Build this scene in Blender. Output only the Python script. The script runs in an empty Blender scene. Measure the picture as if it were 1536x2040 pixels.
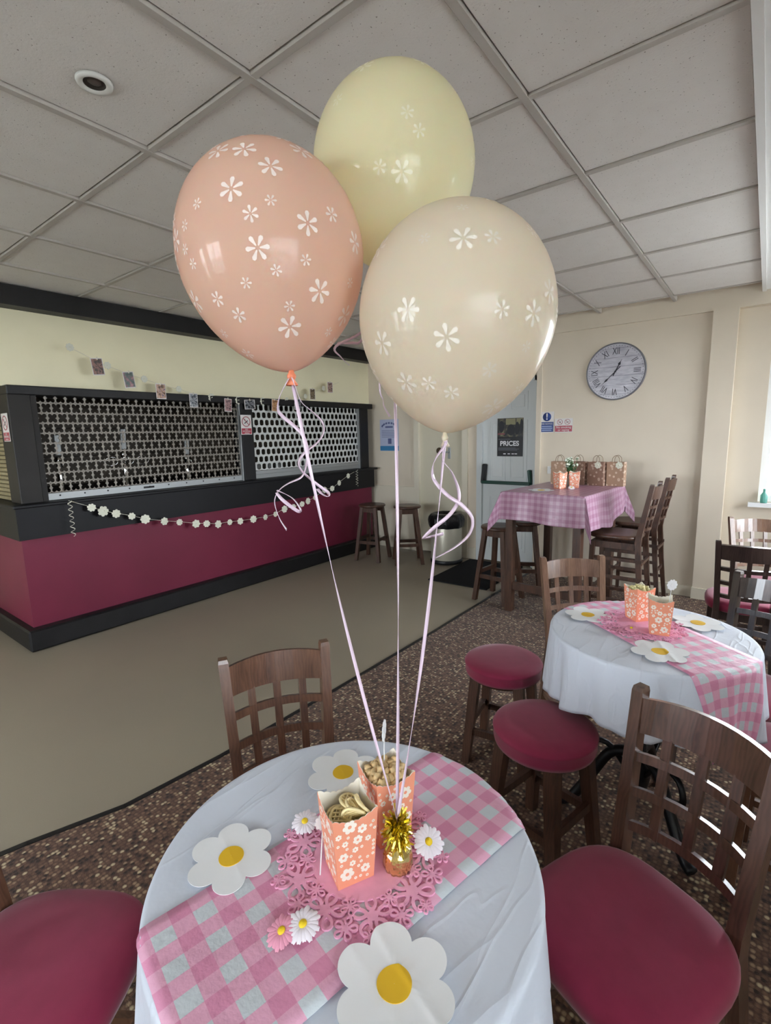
import bpy, bmesh, math, random
from mathutils import Vector, Matrix, Euler, Quaternion, noise
PI = math.pi
SC = bpy.context.scene
COL = SC.collection
rnd = random.Random(7)

# ------------------------------------------------------------------ camera
cam_data = bpy.data.cameras.new('camera')
cam = bpy.data.objects.new('camera', cam_data); COL.objects.link(cam)
cam_data.sensor_fit = 'HORIZONTAL'; cam_data.sensor_width = 36.0; cam_data.lens = 22.967
cam_data.clip_start = 0.02
_r = Vector((0.79372, 0.60788, -0.02218)); _u = Vector((-0.07779, 0.13760, 0.98743)); _f = Vector((-0.60329, 0.78201, -0.15651))
cam.matrix_world = Matrix(((_r.x, _u.x, -_f.x, 0), (_r.y, _u.y, -_f.y, 0), (_r.z, _u.z, -_f.z, 1.475), (0, 0, 0, 1)))
SC.camera = cam
# ------------------------------------------------------------------ sky and exposure
world = bpy.data.worlds.new('overcast_sky'); SC.world = world; world.use_nodes = True
world.node_tree.nodes['Background'].inputs['Color'].default_value = (0.86, 0.93, 1.0, 1)
world.node_tree.nodes['Background'].inputs['Strength'].default_value = 8.0
SC.view_settings.view_transform = 'Standard'; SC.view_settings.look = 'None'
SC.view_settings.gamma = 1.0; SC.view_settings.use_curve_mapping = False
SC.view_settings.exposure = 1.55
SC.cycles.max_bounces = 10; SC.cycles.diffuse_bounces = 6; SC.cycles.glossy_bounces = 4
SC.cycles.transparent_max_bounces = 12; SC.cycles.sample_clamp_indirect = 6.0
try:
    SC.cycles.use_denoising = True
except Exception:
    pass

# ------------------------------------------------------------------ materials
def lin(h):
    h = h.lstrip('#'); v = [int(h[i:i + 2], 16) / 255 for i in (0, 2, 4)]
    return tuple([(c / 12.92 if c <= .04045 else ((c + .055) / 1.055) ** 2.4) for c in v] + [1.0])
class N:
    """small node-tree helper"""
    def __init__(s, name):
        s.m = bpy.data.materials.new(name); s.m.use_nodes = True; s.t = s.m.node_tree
        s.b = s.t.nodes['Principled BSDF']; s.out = s.t.nodes['Material Output']
    def n(s, typ, **kw):
        x = s.t.nodes.new(typ)
        for k, v in kw.items():
            if k in x.inputs: x.inputs[k].default_value = v
            else: setattr(x, k, v)
        return x
    def l(s, a, b): s.t.links.new(a, b)
    def coord(s, kind='Object'): return s.n('ShaderNodeTexCoord').outputs[kind]
    def math(s, op, a, b=None):
        x = s.n('ShaderNodeMath'); x.operation = op
        for i, v in enumerate((a, b)):
            if v is None: continue
            if isinstance(v, (int, float)): x.inputs[i].default_value = v
            else: s.l(v, x.inputs[i])
        return x.outputs[0]
    def mix(s, fac, c1, c2):
        x = s.n('ShaderNodeMix'); x.data_type = 'RGBA'
        for sock, v in ((x.inputs[0], fac), (x.inputs[6], c1), (x.inputs[7], c2)):
            if isinstance(v, (int, float)): sock.default_value = v
            elif isinstance(v, tuple): sock.default_value = v
            else: s.l(v, sock)
        return x.outputs[2]
    def ramp(s, fac, stops, interp='LINEAR'):
        x = s.n('ShaderNodeValToRGB'); x.color_ramp.interpolation = interp
        e = x.color_ramp.elements
        while len(e) < len(stops): e.new(.5)
        for i, (p, c) in enumerate(stops): e[i].position = p; e[i].color = c
        s.l(fac, x.inputs[0]); return x.outputs[0]
    def noise(s, scale, detail=3, vec=None, rough=.5):
        x = s.n('ShaderNodeTexNoise'); x.inputs['Scale'].default_value = scale; x.inputs['Detail'].default_value = detail
        x.inputs['Roughness'].default_value = rough
        s.l(vec if vec is not None else s.coord(), x.inputs['Vector']); return x.outputs[0]
    def bump(s, h, strength, dist=.01):
        x = s.n('ShaderNodeBump'); x.inputs['Strength'].default_value = strength; x.inputs['Distance'].default_value = dist
        s.l(h, x.inputs['Height']); s.l(x.outputs[0], s.b.inputs['Normal'])
    def set(s, **kw):
        for k, v in kw.items(): s.b.inputs[k].default_value = v
        return s

def mat(name, hexc, rough=.5, spec=.5, metal=0.0, coat=0.0, var=.0, vscale=6, bump=0.0, bscale=60, bdist=.004, transl=0.0, sheen=0.0):
    k = N(name); c = lin(hexc)
    k.set(**{'Roughness': rough, 'Specular IOR Level': spec, 'Metallic': metal, 'Coat Weight': coat, 'Coat Roughness': .08, 'Sheen Weight': sheen})
    if var:
        d = tuple([v * (1 - var) for v in c[:3]] + [1.0]); e = tuple([min(1, v * (1 + var)) for v in c[:3]] + [1.0])
        k.l(k.ramp(k.noise(vscale, 4), [(.3, d), (.7, e)]), k.b.inputs['Base Color'])
    else:
        k.b.inputs['Base Color'].default_value = c
    if bump: k.bump(k.noise(bscale, 4), bump, bdist)
    if transl:
        t = k.n('ShaderNodeBsdfTranslucent'); t.inputs[0].default_value = c
        mx = k.n('ShaderNodeMixShader'); mx.inputs[0].default_value = transl
        k.l(k.b.outputs[0], mx.inputs[1]); k.l(t.outputs[0], mx.inputs[2]); k.l(mx.outputs[0], k.out.inputs[0])
    return k.m

def wood(name, dark, light, rough=.32, coat=.35, scale=1.0):
    k = N(name); k.set(**{'Roughness': rough, 'Coat Weight': coat, 'Coat Roughness': .10})
    mp = k.n('ShaderNodeMapping'); k.l(k.coord(), mp.inputs[0]); mp.inputs['Scale'].default_value = (14 * scale, 14 * scale, 3.2 * scale)
    n1 = k.noise(2.2, 5, mp.outputs[0], .6)
    w = k.n('ShaderNodeTexWave'); w.inputs['Scale'].default_value = 2.2; w.inputs['Distortion'].default_value = 12; w.inputs['Detail'].default_value = 3
    k.l(mp.outputs[0], w.inputs['Vector'])
    f = k.math('ADD', k.math('MULTIPLY', n1, .84), k.math('MULTIPLY', w.outputs['Fac'], .16))
    k.l(k.ramp(f, [(.25, lin(dark)), (.8, lin(light))]), k.b.inputs['Base Color'])
    k.bump(f, .12, .002)
    return k.m

def glass_mat():
    k = N('window_glass'); tr = k.n('ShaderNodeBsdfTransparent'); gl = k.n('ShaderNodeBsdfGlossy'); gl.inputs['Roughness'].default_value = .02
    fr = k.n('ShaderNodeFresnel'); fr.inputs[0].default_value = 1.45; mx = k.n('ShaderNodeMixShader')
    k.l(fr.outputs[0], mx.inputs[0]); k.l(tr.outputs[0], mx.inputs[1]); k.l(gl.outputs[0], mx.inputs[2]); k.l(mx.outputs[0], k.out.inputs[0])
    return k.m

def net_mat():
    k = N('dimming_net_fabric'); k.set(Roughness=.9); k.b.inputs['Base Color'].default_value = lin('e8e8e6')
    t = k.n('ShaderNodeBsdfTranslucent'); t.inputs[0].default_value = lin('f2f2f0'); tp = k.n('ShaderNodeBsdfTransparent')
    m1 = k.n('ShaderNodeMixShader'); m1.inputs[0].default_value = .62; k.l(k.b.outputs[0], m1.inputs[1]); k.l(t.outputs[0], m1.inputs[2])
    m2 = k.n('ShaderNodeMixShader'); m2.inputs[0].default_value = .42; k.l(m1.outputs[0], m2.inputs[1]); k.l(tp.outputs[0], m2.inputs[2]); k.l(m2.outputs[0], k.out.inputs[0]); return k.m
def carpet_mat():
    k = N('flecked_carpet'); k.set(Roughness=.95, **{'Specular IOR Level': .1, 'Sheen Weight': .15})
    co = k.coord()
    v = k.n('ShaderNodeTexVoronoi'); v.inputs['Scale'].default_value = 66; v.inputs['Randomness'].default_value = .55; k.l(co, v.inputs['Vector'])
    sep = k.n('ShaderNodeSeparateColor'); k.l(v.outputs['Color'], sep.inputs[0])
    c = k.ramp(sep.outputs[0], [(0, lin('33271f')), (.2, lin('6b4e3e')), (.5, lin('7d5f4b')), (.74, lin('a3876a')), (.9, lin('c9b592'))], 'CONSTANT')
    edge = k.ramp(v.outputs['Distance'], [(.25, (0, 0, 0, 1)), (.6, (1, 1, 1, 1))])
    c2 = k.mix(edge, c, lin('553d31')); n2 = k.noise(220, 2, co)
    k.l(k.mix(k.math('MULTIPLY', n2, .35), c2, lin('2a201a')), k.b.inputs['Base Color'])
    k.bump(n2, .5, .004); return k.m

def vinyl_mat():
    k = N('beige_vinyl'); k.set(Roughness=.42, **{'Specular IOR Level': .35})
    co = k.coord(); n1 = k.noise(1.4, 4, co); n2 = k.noise(240, 2, co)
    c = k.mix(n1, lin('8f8678'), lin('9c9280')); k.l(k.mix(k.math('MULTIPLY', n2, .3), c, lin('7a705e')), k.b.inputs['Base Color'])
    k.bump(n2, .05, .002); return k.m

def tile_mat():
    k = N('mineral_ceiling_tile'); k.set(Roughness=.9, **{'Specular IOR Level': .15})
    co = k.coord('Generated'); oi = k.n('ShaderNodeObjectInfo')
    ad = k.n('ShaderNodeVectorMath'); ad.operation = 'ADD'; k.l(co, ad.inputs[0])
    cb = k.n('ShaderNodeCombineXYZ'); k.l(k.math('MULTIPLY', oi.outputs['Random'], 31.), cb.inputs[0]); k.l(cb.outputs[0], ad.inputs[1])
    n1 = k.noise(70, 3, ad.outputs[0], .6); n2 = k.noise(7, 3, ad.outputs[0])
    spk = k.ramp(n1, [(.30, (0, 0, 0, 1)), (.345, (1, 1, 1, 1))])
    base = k.mix(n2, lin('dedad5'), lin('e6e3df'))
    k.l(k.mix(spk, lin('8f8880'), base), k.b.inputs['Base Color']); k.bump(n1, .35, .003); return k.m

def gingham_mat(name, pu, pv, white, mid, deep, rough=.45, transl=0.0, crease=.35):
    k = N(name); k.set(Roughness=rough, **{'Specular IOR Level': .4})
    uv = k.n('ShaderNodeUVMap').outputs[0]; sp = k.n('ShaderNodeSeparateXYZ'); k.l(uv, sp.inputs[0])
    a = k.math('LESS_THAN', k.math('FRACT', k.math('DIVIDE', sp.outputs[0], pu)), .5)
    b = k.math('LESS_THAN', k.math('FRACT', k.math('DIVIDE', sp.outputs[1], pv)), .5)
    s = k.math('MULTIPLY', k.math('ADD', a, b), .5)
    k.l(k.ramp(s, [(0, lin(white)), (.5, lin(mid)), (1, lin(deep))], 'LINEAR'), k.b.inputs['Base Color'])
    k.bump(k.noise(16, 5, None, .6), crease, .012)
    return k.m

def cloth_mat():
    k = N('white_table_cloth'); k.set(Roughness=.55, **{'Specular IOR Level': .35})
    k.b.inputs['Base Color'].default_value = lin('d1d8e4')
    co = k.coord(); hs = []
    for i, (sx, sy, rz, sc) in enumerate(((9, 2.2, .5, 1.0), (8, 2.0, -.7, 1.3), (7, 2.6, 1.5, 1.1))):
        mp = k.n('ShaderNodeMapping'); mp.inputs['Scale'].default_value = (sx * sc, sy * sc, 3); mp.inputs['Rotation'].default_value = (0, 0, rz); mp.inputs['Location'].default_value = (i * 3.7, i, 0); k.l(co, mp.inputs[0])
        n = k.noise(1.0, 2, mp.outputs[0], .4); rg = k.math('ABSOLUTE', k.math('SUBTRACT', n, .5)); hs.append(k.ramp(rg, [(0, (1, 1, 1, 1)), (.022, (.3, .3, .3, 1)), (.09, (0, 0, 0, 1))]))
    h = k.math('ADD', k.math('ADD', hs[0], hs[1]), hs[2]); h2 = k.math('ADD', k.math('MULTIPLY', h, .38), k.noise(11, 4, co, .6)); k.bump(h2, .32, .009)
    return k.m

def photo_mat(name, cols, scale):
    k = N(name); k.set(Roughness=.3)
    k.l(k.ramp(k.noise(scale, 2), [(.3, lin(cols[0])), (.45, lin(cols[1])), (.55, lin(cols[2])), (.7, lin(cols[3]))]), k.b.inputs['Base Color']); return k.m

def plank_mat():
    k = N('grey_plank_print'); k.set(Roughness=.25, **{'Coat Weight': .6, 'Coat Roughness': .05})
    mp = k.n('ShaderNodeMapping'); k.l(k.coord(), mp.inputs[0]); mp.inputs['Scale'].default_value = (2.2, 1, 12)
    n = k.noise(3, 5, mp.outputs[0], .65)
    sp = k.n('ShaderNodeSeparateXYZ'); k.l(k.coord(), sp.inputs[0])
    ln = k.math('LESS_THAN', k.math('FRACT', k.math('MULTIPLY', k.math('ADD', sp.outputs[2], 1.0), 12.5)), .05)
    k.l(k.mix(k.math('MULTIPLY', ln, .6), k.ramp(n, [(.3, lin('9c9ba6')), (.7, lin('c4c3cc'))]), lin('6c6b76')), k.b.inputs['Base Color']); return k.m

def floral_mat(name, base, fl, scale):
    k = N(name); k.set(Roughness=.75)
    v = k.n('ShaderNodeTexVoronoi'); v.inputs['Scale'].default_value = scale; k.l(k.coord(), v.inputs['Vector'])
    c = k.ramp(v.outputs['Distance'], [(.08, lin(base)), (.1, lin(fl)), (.3, lin(fl)), (.36, lin(base))])
    k.l(k.mix(.9, lin(base), c), k.b.inputs['Base Color']); return k.m

def balloon_mat(name, hexc):
    k = N(name); c = lin(hexc)
    k.set(**{'Base Color': c, 'Roughness': .3, 'Specular IOR Level': .12, 'Coat Weight': .45, 'Coat Roughness': .03, 'Subsurface Weight': .25, 'Subsurface Scale': .03})
    t = k.n('ShaderNodeBsdfTranslucent'); t.inputs[0].default_value = c
    mx = k.n('ShaderNodeMixShader'); mx.inputs[0].default_value = .42
    k.l(k.b.outputs[0], mx.inputs[1]); k.l(t.outputs[0], mx.inputs[2]); k.l(mx.outputs[0], k.out.inputs[0]); return k.m

def foil_mat(name, hexc, scale):
    k = N(name); k.set(**{'Base Color': lin(hexc), 'Metallic': 1.0, 'Roughness': .16}); k.bump(k.noise(scale, 3), .6, .006); return k.m

M = {
 'wall': mat('cream_wall_paint', 'd9cebc', .75, .25, var=.03, vscale=2.5, bump=.06, bscale=90),
 'wall_bar': mat('pale_cream_wall_paint', 'efe8c8', .75, .25, var=.03, vscale=2.5, bump=.06, bscale=90),
 'trim': mat('cream_gloss_trim', 'd9d2c0', .4, .4),
 'white': mat('white_gloss_paint', 'dfe0dc', .35, .4),
 'door': mat('white_door_paint', 'd0d5d5', .38, .4),
 'cdoor': mat('cream_door_paint', 'cfc9b4', .4, .4),
 'tile': tile_mat(), 'grid': mat('grey_grid_bar', 'bdb8b1', .6, .3), 'soffit': mat('white_soffit', 'e8e8e6', .7, .2),
 'black': mat('black_wood_paint', '141315', .5, .35, var=.25, vscale=9), 'blackbar': mat('black_bar_fascia', '0f0f13', .5, .3, var=.2, vscale=5),
 'darkbrown': mat('dark_brown_timber', '262321', .55, .3, var=.15, vscale=6),
 'maroon': mat('maroon_bar_panel', '6d2038', .5, .35, var=.07, vscale=3),
 'carpet': carpet_mat(), 'vinyl': vinyl_mat(), 'strip': mat('black_edge_strip', '1d1c1d', .45), 'doormat': mat('dark_doormat', '232325', .95, .1, bump=.6, bscale=300),
 'alu': mat('brushed_aluminium', 'a3a6a6', .5, .5, .7), 'bronze': mat('bronzed_grille', '857f76', .5, .5, .35), 'silver': mat('pale_grille', 'cfd2d0', .42, .5, .35),
 'chrome': mat('chrome', 'd8d8d8', .08, .5, 1.0), 'ink': mat('dark_hole', '17171a', .6),
 'barback': mat('bar_back_panel', '42382b', .6, var=.3, vscale=3), 'tan': mat('tan_shutter', '8b8060', .6, var=.15, vscale=20),
 'wood': wood('walnut_stained_wood', '3d2920', '684a3c', .3, .6), 'woodb': wood('warm_brown_wood', '4b3023', '77543f', .32, .5), 'wooddark': wood('dark_chair_wood', '241c1a', '453632', .28, .7), 'woodlit': wood('lit_brown_wood', '5a4032', '8a6a54', .32, .5),  # woodlit: chair wood with window light put into its colour; wooddark: darker copy
 'barwood': wood('brown_stool_wood', '33211a', '5e4030', .4, .2),
 'seat': mat('maroon_upholstery', '892444', .72, .25, var=.05, vscale=30, bump=.12, bscale=500, bdist=.001, sheen=.25),
 'cloth': cloth_mat(), 'castiron': mat('black_cast_iron', '131418', .38, .5, .3),
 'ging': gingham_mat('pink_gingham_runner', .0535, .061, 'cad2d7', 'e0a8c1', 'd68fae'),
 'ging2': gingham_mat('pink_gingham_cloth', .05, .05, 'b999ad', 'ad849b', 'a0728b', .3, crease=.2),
 'paper': mat('white_napkin_paper', 'eff1f2', .7, .3, transl=.12, bump=.15, bscale=25), 'yolk': mat('yellow_print', 'e0b52c', .7, .3),
 'felt': mat('pink_felt', 'e8a8c4', .95, .1, var=.04, vscale=60, bump=.12, bscale=900, bdist=.001), 'pinkpetal': mat('pink_ribbon_petal', 'e59cb4', .5), 'whitepetal': mat('white_ribbon_petal', 'eae4ec', .5), 'yellow': mat('yellow_centre', 'e8c81e', .6),
 'carton': mat('coral_carton', 'ea9b7c', .5, .35), 'cartonin': mat('white_carton_inside', 'ece6d8', .6), 'print': mat('cream_print', 'f1e9dc', .5), 'coral': mat('coral_print', 'ea9b7c', .5),
 'popcorn': mat('golden_popcorn', 'd3b584', .6, var=.35, vscale=90), 'popcorny': mat('butter_popcorn', 'd9cf98', .6, var=.2, vscale=90), 'crisp': mat('waffle_crisp', 'efdca6', .6, var=.08, vscale=80),
 'gold': foil_mat('gold_foil', 'ecd48c', 55), 'tinsel': mat('gold_tinsel', 'ecd860', .28, .5, 1.0),
 'peach': balloon_mat('peach_latex', 'f3d0bb'), 'cream': balloon_mat('cream_latex', 'efe4d0'), 'yellowl': balloon_mat('lemon_latex', 'f5efcd'),
 'peachk': mat('peach_latex_knot', 'ec8a66', .3), 'bprint': mat('white_balloon_print', 'f5e6dd', .5), 'cprint': mat('pale_balloon_print', 'eee6d8', .5), 'yprint': mat('pale_lemon_print', 'f6f2d8', .5),
 'ribbon': mat('lilac_curling_ribbon', 'e6d0e2', .28, .6, coat=.4), 'string': mat('cream_string', 'd7d2c2', .8),
 'felt_white': mat('white_felt_daisy', 'dcdccc', .85), 'kraft': floral_mat('kraft_floral_paper', '8f6f5e', 'c3aa97', 34), 'kraftl': floral_mat('light_kraft_floral_paper', 'a4856e', 'd3bda8', 34), 'cord': mat('paper_cord', '8d765e', .8),
 'plank': plank_mat(), 'rim': mat('grey_clock_rim', '6e6e74', .4), 'clockink': mat('clock_black', '2b2b33', .5),
 'signwhite': mat('sign_white', 'd8d4d2', .4), 'red': mat('sign_red', 'a83246', .4), 'blue': mat('sign_blue', '1b3a7c', .4), 'bluelight': mat('sign_pale_blue', 'a9bce0', .4), 'redink': mat('sign_red_ink', '9a3a48', .4),
 'posterpaper': mat('lilac_paper', 'b4bcd6', .5), 'posterblue': mat('poster_blue_band', '3a7fae', .5), 'posterink': mat('poster_ink', '5c6390', .5), 'posterblack': mat('poster_black', '101218', .4), 'postertext': mat('poster_white', 'e6e6ea', .5), 'postergrey': mat('poster_grey_print', '666870', .5),
 'posterpic': photo_mat('poster_crowd_print', ('15171c', '2a2c30', '4a463e', '8f8c66'), 16), 'posterwall': mat('poster_olive_print', '8f8c6a', .5), 'posterfig': mat('poster_figure_print', '22242a', .5), 'posterred': mat('poster_red_print', '8a4a52', .5),
 'green': mat('dark_green_bar', '0f3f33', .35), 'plastic': mat('black_plastic', '151619', .4), 'bag': mat('black_bin_bag', '0d0e12', .3, bump=.5, bscale=30, bdist=.02), 'bin': mat('cream_metal_bin', 'b9b5a5', .3, .5, .25),
 'leaf': mat('green_leaf', '3f6b3c', .6, transl=.2), 'sprig': mat('white_blossom', 'dfe6d6', .7), 'glass': glass_mat(), 'upvc': mat('white_window_frame', 'eceeee', .3), 'lens': mat('dark_lamp_lens', '5a544e', .25, coat=.5), 'lampdark': mat('dark_lamp_recess', '47433f', .4),
 'teal': mat('teal_glass_bottle', '7fc0b4', .1, .5, transl=.4), 'socket': mat('white_plastic', 'd5d5d2', .35), 'brass': mat('worn_brass', '6b5a48', .35, .5, .8),
 'net': net_mat(), 'ground': mat('grey_paving', '9a9a96', .9),
}
PH = [photo_mat('photo_print_%d' % i, c, s) for i, (c, s) in enumerate([
 (('2a2019', '5a4036', '96685c', '3b2b22'), 40), (('3b4a44', '566460', '75595e', 'a87c82'), 34), (('4a362a', '9b7a68', 'c9a48f', '6b5a70'), 40), (('2b2f36', '6d747c', 'a9adb2', '3c4048'), 45), (('54434a', '8f6f72', 'b58f8f', '2b2428'), 40),
 (('17191e', '2b2f38', '8d9096', '2a2a30'), 40), (('5a3a26', 'a87a52', 'c99a70', '6b4a30'), 36), (('20262e', '4d5862', '7f8a90', '1d2026'), 40), (('3a3028', '6b5a48', '94826a', '2b241e'), 40), (('3a2a28', '8a6a62', 'b59a90', '40302c'), 40)])]

# ------------------------------------------------------------------ mesh helpers
def box(bm, c, s, rot=None, mi=0, bev=0.0):
    m = Matrix.Translation(Vector(c))
    if rot is not None: m = m @ (rot if isinstance(rot, Matrix) else Euler(rot).to_matrix().to_4x4())
    r = bmesh.ops.create_cube(bm, size=1.0, matrix=m @ Matrix.Diagonal((s[0], s[1], s[2], 1)))
    vs = r['verts']; fs = {f for v in vs for f in v.link_faces}
    for f in fs: f.material_index = mi
    if bev > 0:
        es = list({e for v in vs for e in v.link_edges})
        rr = bmesh.ops.bevel(bm, geom=es, offset=bev, segments=1, affect='EDGES', profile=.5)
        for f in rr['faces']: f.material_index = mi
def bx(bm, x0, x1, y0, y1, z0, z1, mi=0, bev=0.0):
    box(bm, ((x0 + x1) / 2, (y0 + y1) / 2, (z0 + z1) / 2), (abs(x1 - x0), abs(y1 - y0), abs(z1 - z0)), None, mi, bev)
def ring_loft(bm, rings, close=True, caps=True, mi=0, smooth=True):
    vs = [[bm.verts.new(p) for p in r] for r in rings]; n = len(rings[0])
    for a, b in zip(vs[:-1], vs[1:]):
        for i in range(n if close else n - 1):
            j = (i + 1) % n
            try:
                f = bm.faces.new((a[i], a[j], b[j], b[i])); f.material_index = mi; f.smooth = smooth
            except ValueError: pass
    if caps:
        for r, rev in ((vs[0], True), (vs[-1], False)):
            try:
                f = bm.faces.new(r[::-1] if rev else r); f.material_index = mi
            except ValueError: pass
    return vs
def lathe(bm, prof, n=24, c=(0, 0, 0), mi=0, caps=True, fn=None, smooth=True):
    rings = []
    for r, z in prof:
        ring = []
        for i in range(n):
            a = 2 * PI * i / n; rr = r * (fn(a, z) if fn else 1)
            ring.append((c[0] + rr * math.cos(a), c[1] + rr * math.sin(a), c[2] + z))
        rings.append(ring)
    ring_loft(bm, rings, True, caps, mi, smooth)
def frames(pts, up=Vector((0, 0, 1))):
    pts = [Vector(p) for p in pts]; out = []; n = None
    for i, p in enumerate(pts):
        t = (pts[min(i + 1, len(pts) - 1)] - pts[max(i - 1, 0)]).normalized()
        if n is None:
            n = up.cross(t)
            if n.length < 1e-3: n = Vector((1, 0, 0)).cross(t)
            n.normalize()
        else:
            n = (n - t * n.dot(t)).normalized()
        out.append((p, t, n, t.cross(n)))
    return out
def tube(bm, pts, r, n=6, mi=0, closed=False):
    rings = []
    for i, (p, t, a, b) in enumerate(frames(pts)):
        rr = r[i] if isinstance(r, (list, tuple)) else r
        rings.append([p + (a * math.cos(2 * PI * k / n) + b * math.sin(2 * PI * k / n)) * rr for k in range(n)])
    if closed: rings.append(rings[0])
    ring_loft(bm, rings, True, not closed, mi)
def ribbon(bm, pts, w, th=.0006, twist=0.0, start=0.0, mi=0):
    fr = frames(pts); rings = []
    for i, (p, t, a, b) in enumerate(fr):
        an = start + twist * i / max(1, len(fr) - 1); u = a * math.cos(an) + b * math.sin(an); v = t.cross(u)
        rings.append([p + u * w / 2 + v * th, p - u * w / 2 + v * th, p - u * w / 2 - v * th, p + u * w / 2 - v * th])
    ring_loft(bm, rings, True, True, mi)
def spline(pts, k=6):
    pts = [Vector(p) for p in pts]; out = []
    for i in range(len(pts) - 1):
        p0 = pts[max(i - 1, 0)]; p1 = pts[i]; p2 = pts[i + 1]; p3 = pts[min(i + 2, len(pts) - 1)]
        for j in range(k):
            t = j / k
            out.append(.5 * ((2 * p1) + (p2 - p0) * t + (2 * p0 - 5 * p1 + 4 * p2 - p3) * t * t + (3 * p1 - p0 - 3 * p2 + p3) * t ** 3))
    out.append(pts[-1]); return out
def sweep_rect(bm, pts, w, d, mi=0):
    """section w (local X) by d (local Y) carried along a mostly vertical path"""
    rings = []
    for i, p in enumerate(pts):
        ww = w[i] if isinstance(w, (list, tuple)) else w; dd = d[i] if isinstance(d, (list, tuple)) else d
        x, y, z = p; rings.append([(x - ww / 2, y - dd / 2, z), (x + ww / 2, y - dd / 2, z), (x + ww / 2, y + dd / 2, z), (x - ww / 2, y + dd / 2, z)])
    ring_loft(bm, rings, True, True, mi, False)
def prism(bm, poly, z0, z1, m=None, mi=0):
    m = m or Matrix.Identity(4)
    lo = [bm.verts.new(m @ Vector((x, y, z0))) for x, y in poly]; hi = [bm.verts.new(m @ Vector((x, y, z1))) for x, y in poly]
    n = len(poly)
    f = bm.faces.new(hi); f.material_index = mi
    f = bm.faces.new(lo[::-1]); f.material_index = mi
    for i in range(n):
        j = (i + 1) % n; f = bm.faces.new((lo[i], lo[j], hi[j], hi[i])); f.material_index = mi
def mesh_of(name, bm, mats, smooth=False, recalc=True):
    if recalc: bmesh.ops.recalc_face_normals(bm, faces=bm.faces[:])
    me = bpy.data.meshes.new(name); bm.to_mesh(me); bm.free()
    for m in (mats if isinstance(mats, (list, tuple)) else [mats]): me.materials.append(M[m] if isinstance(m, str) else m)
    if smooth:
        for p in me.polygons: p.use_smooth = True
    return me
def link(name, me, parent=None, loc=None, rot=None):
    o = bpy.data.objects.new(name, me); COL.objects.link(o)
    if parent is not None: o.parent = parent
    if loc is not None: o.location = loc
    if rot is not None: o.rotation_euler = rot
    return o
def obj(name, bm, mats, parent=None, smooth=False, loc=None, rot=None):
    return link(name, mesh_of(name, bm, mats, smooth), parent, loc, rot)
def tag(o, label, cat, group=None, kind=None):
    o['label'] = label; o['category'] = cat
    if group: o['group'] = group
    if kind: o['kind'] = kind
    return o
def thing(name, label, cat, loc=(0, 0, 0), rz=0.0, group=None):
    o = bpy.data.objects.new(name, None); COL.objects.link(o); o.location = loc; o.rotation_euler = (0, 0, rz); o.empty_display_size = .05
    return tag(o, label, cat, group)
def struct(name, bm, mats, parent=None, smooth=False):
    o = obj(name, bm, mats, parent, smooth)
    if parent is None: o['kind'] = 'structure'
    return o
def sempty(name):
    o = bpy.data.objects.new(name, None); COL.objects.link(o); o['kind'] = 'structure'; return o
def B(): return bmesh.new()
def text(name, s, size, mat_, parent, loc, rot, ext=.0004, align='CENTER', bold=0.0, sx=1.0):
    cu = bpy.data.curves.new(name, 'FONT'); cu.body = s; cu.size = size; cu.align_x = align; cu.align_y = 'CENTER'; cu.extrude = ext; cu.offset = bold
    t = bpy.data.objects.new(name, cu); COL.objects.link(t)
    dg = bpy.context.evaluated_depsgraph_get(); dg.update()
    me = bpy.data.meshes.new_from_object(t.evaluated_get(dg)); bpy.data.objects.remove(t); bpy.data.curves.remove(cu)
    me.materials.clear(); me.materials.append(M[mat_])
    o = link(name, me, parent, loc, rot); o.scale = (sx, 1, 1); return o
def petal_outline(n, R, k=.62, m=96, ph=0.0, inner=.42):
    """outline of a flower: union of n round petals"""
    pts = []; sp = (k if k > 1 else 1.14) * math.sin(PI / n); pr = R * sp / (1 + sp); d = R - pr
    for i in range(m):
        a = 2 * PI * i / m; best = R * inner
        for j in range(n):
            b = 2 * PI * j / n + ph; da = (a - b + PI) % (2 * PI) - PI
            if abs(da) < PI / 2:
                s = d * math.sin(da)
                if abs(s) < pr: best = max(best, d * math.cos(da) + math.sqrt(pr * pr - s * s))
        pts.append((best * math.cos(a), best * math.sin(a)))
    return pts

# ------------------------------------------------------------------ room shell
XL, XR, YN, YF, ZC = -4.17, 1.6, -2.6, 4.9, 2.51
bm = B(); bx(bm, -5.7, 1.7, -2.7, 5.3, -.08, -.004); floor = struct('floor', bm, 'vinyl')
edge = [(-2.32, -2.6), (-2.25, -.6), (-2.16, .1), (-2.06, .45), (-1.955, .754), (-1.911, 1.174), (-1.888, 1.934), (-1.868, 3.0), (-1.868, 3.72), (-1.868, 4.9)]
bm = B()
prism(bm, [(x, y) for x, y in edge] + [(1.6, 4.9), (1.6, -2.6)], -.003, .004)
carpet = obj('carpet', bm, 'carpet', floor)
bm = B()
pts = [Vector((x, y, .005)) for x, y in edge]
for a, b in zip(pts[:-1], pts[1:]):
    d = (b - a); box(bm, (a + b) / 2, (.022, d.length + .004, .006), (0, 0, math.atan2(-d.x, d.y)))
obj('edge_strip', bm, 'strip', floor)
# bar-side wall above the shutters, beam, room side walls
bm = B(); bx(bm, XL - .12, XL, 1.12, 5.1, 1.86, 2.60); bx(bm, -5.6, XL - .12, 1.12, 1.22, 1.86, 2.60); struct('wall_left', bm, 'wall_bar')
bm = B(); bx(bm, XL + .0, XL + .13, 1.12, 5.08, 2.375, 2.505); bx(bm, -5.6, XL, 1.0, 1.12, 2.375, 2.505); struct('trim_1', bm, 'black')
bm = B(); bx(bm, -5.72, -5.6, -2.7, 5.2, 0, 2.60); struct('wall_side', bm, 'wall_bar')
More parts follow.
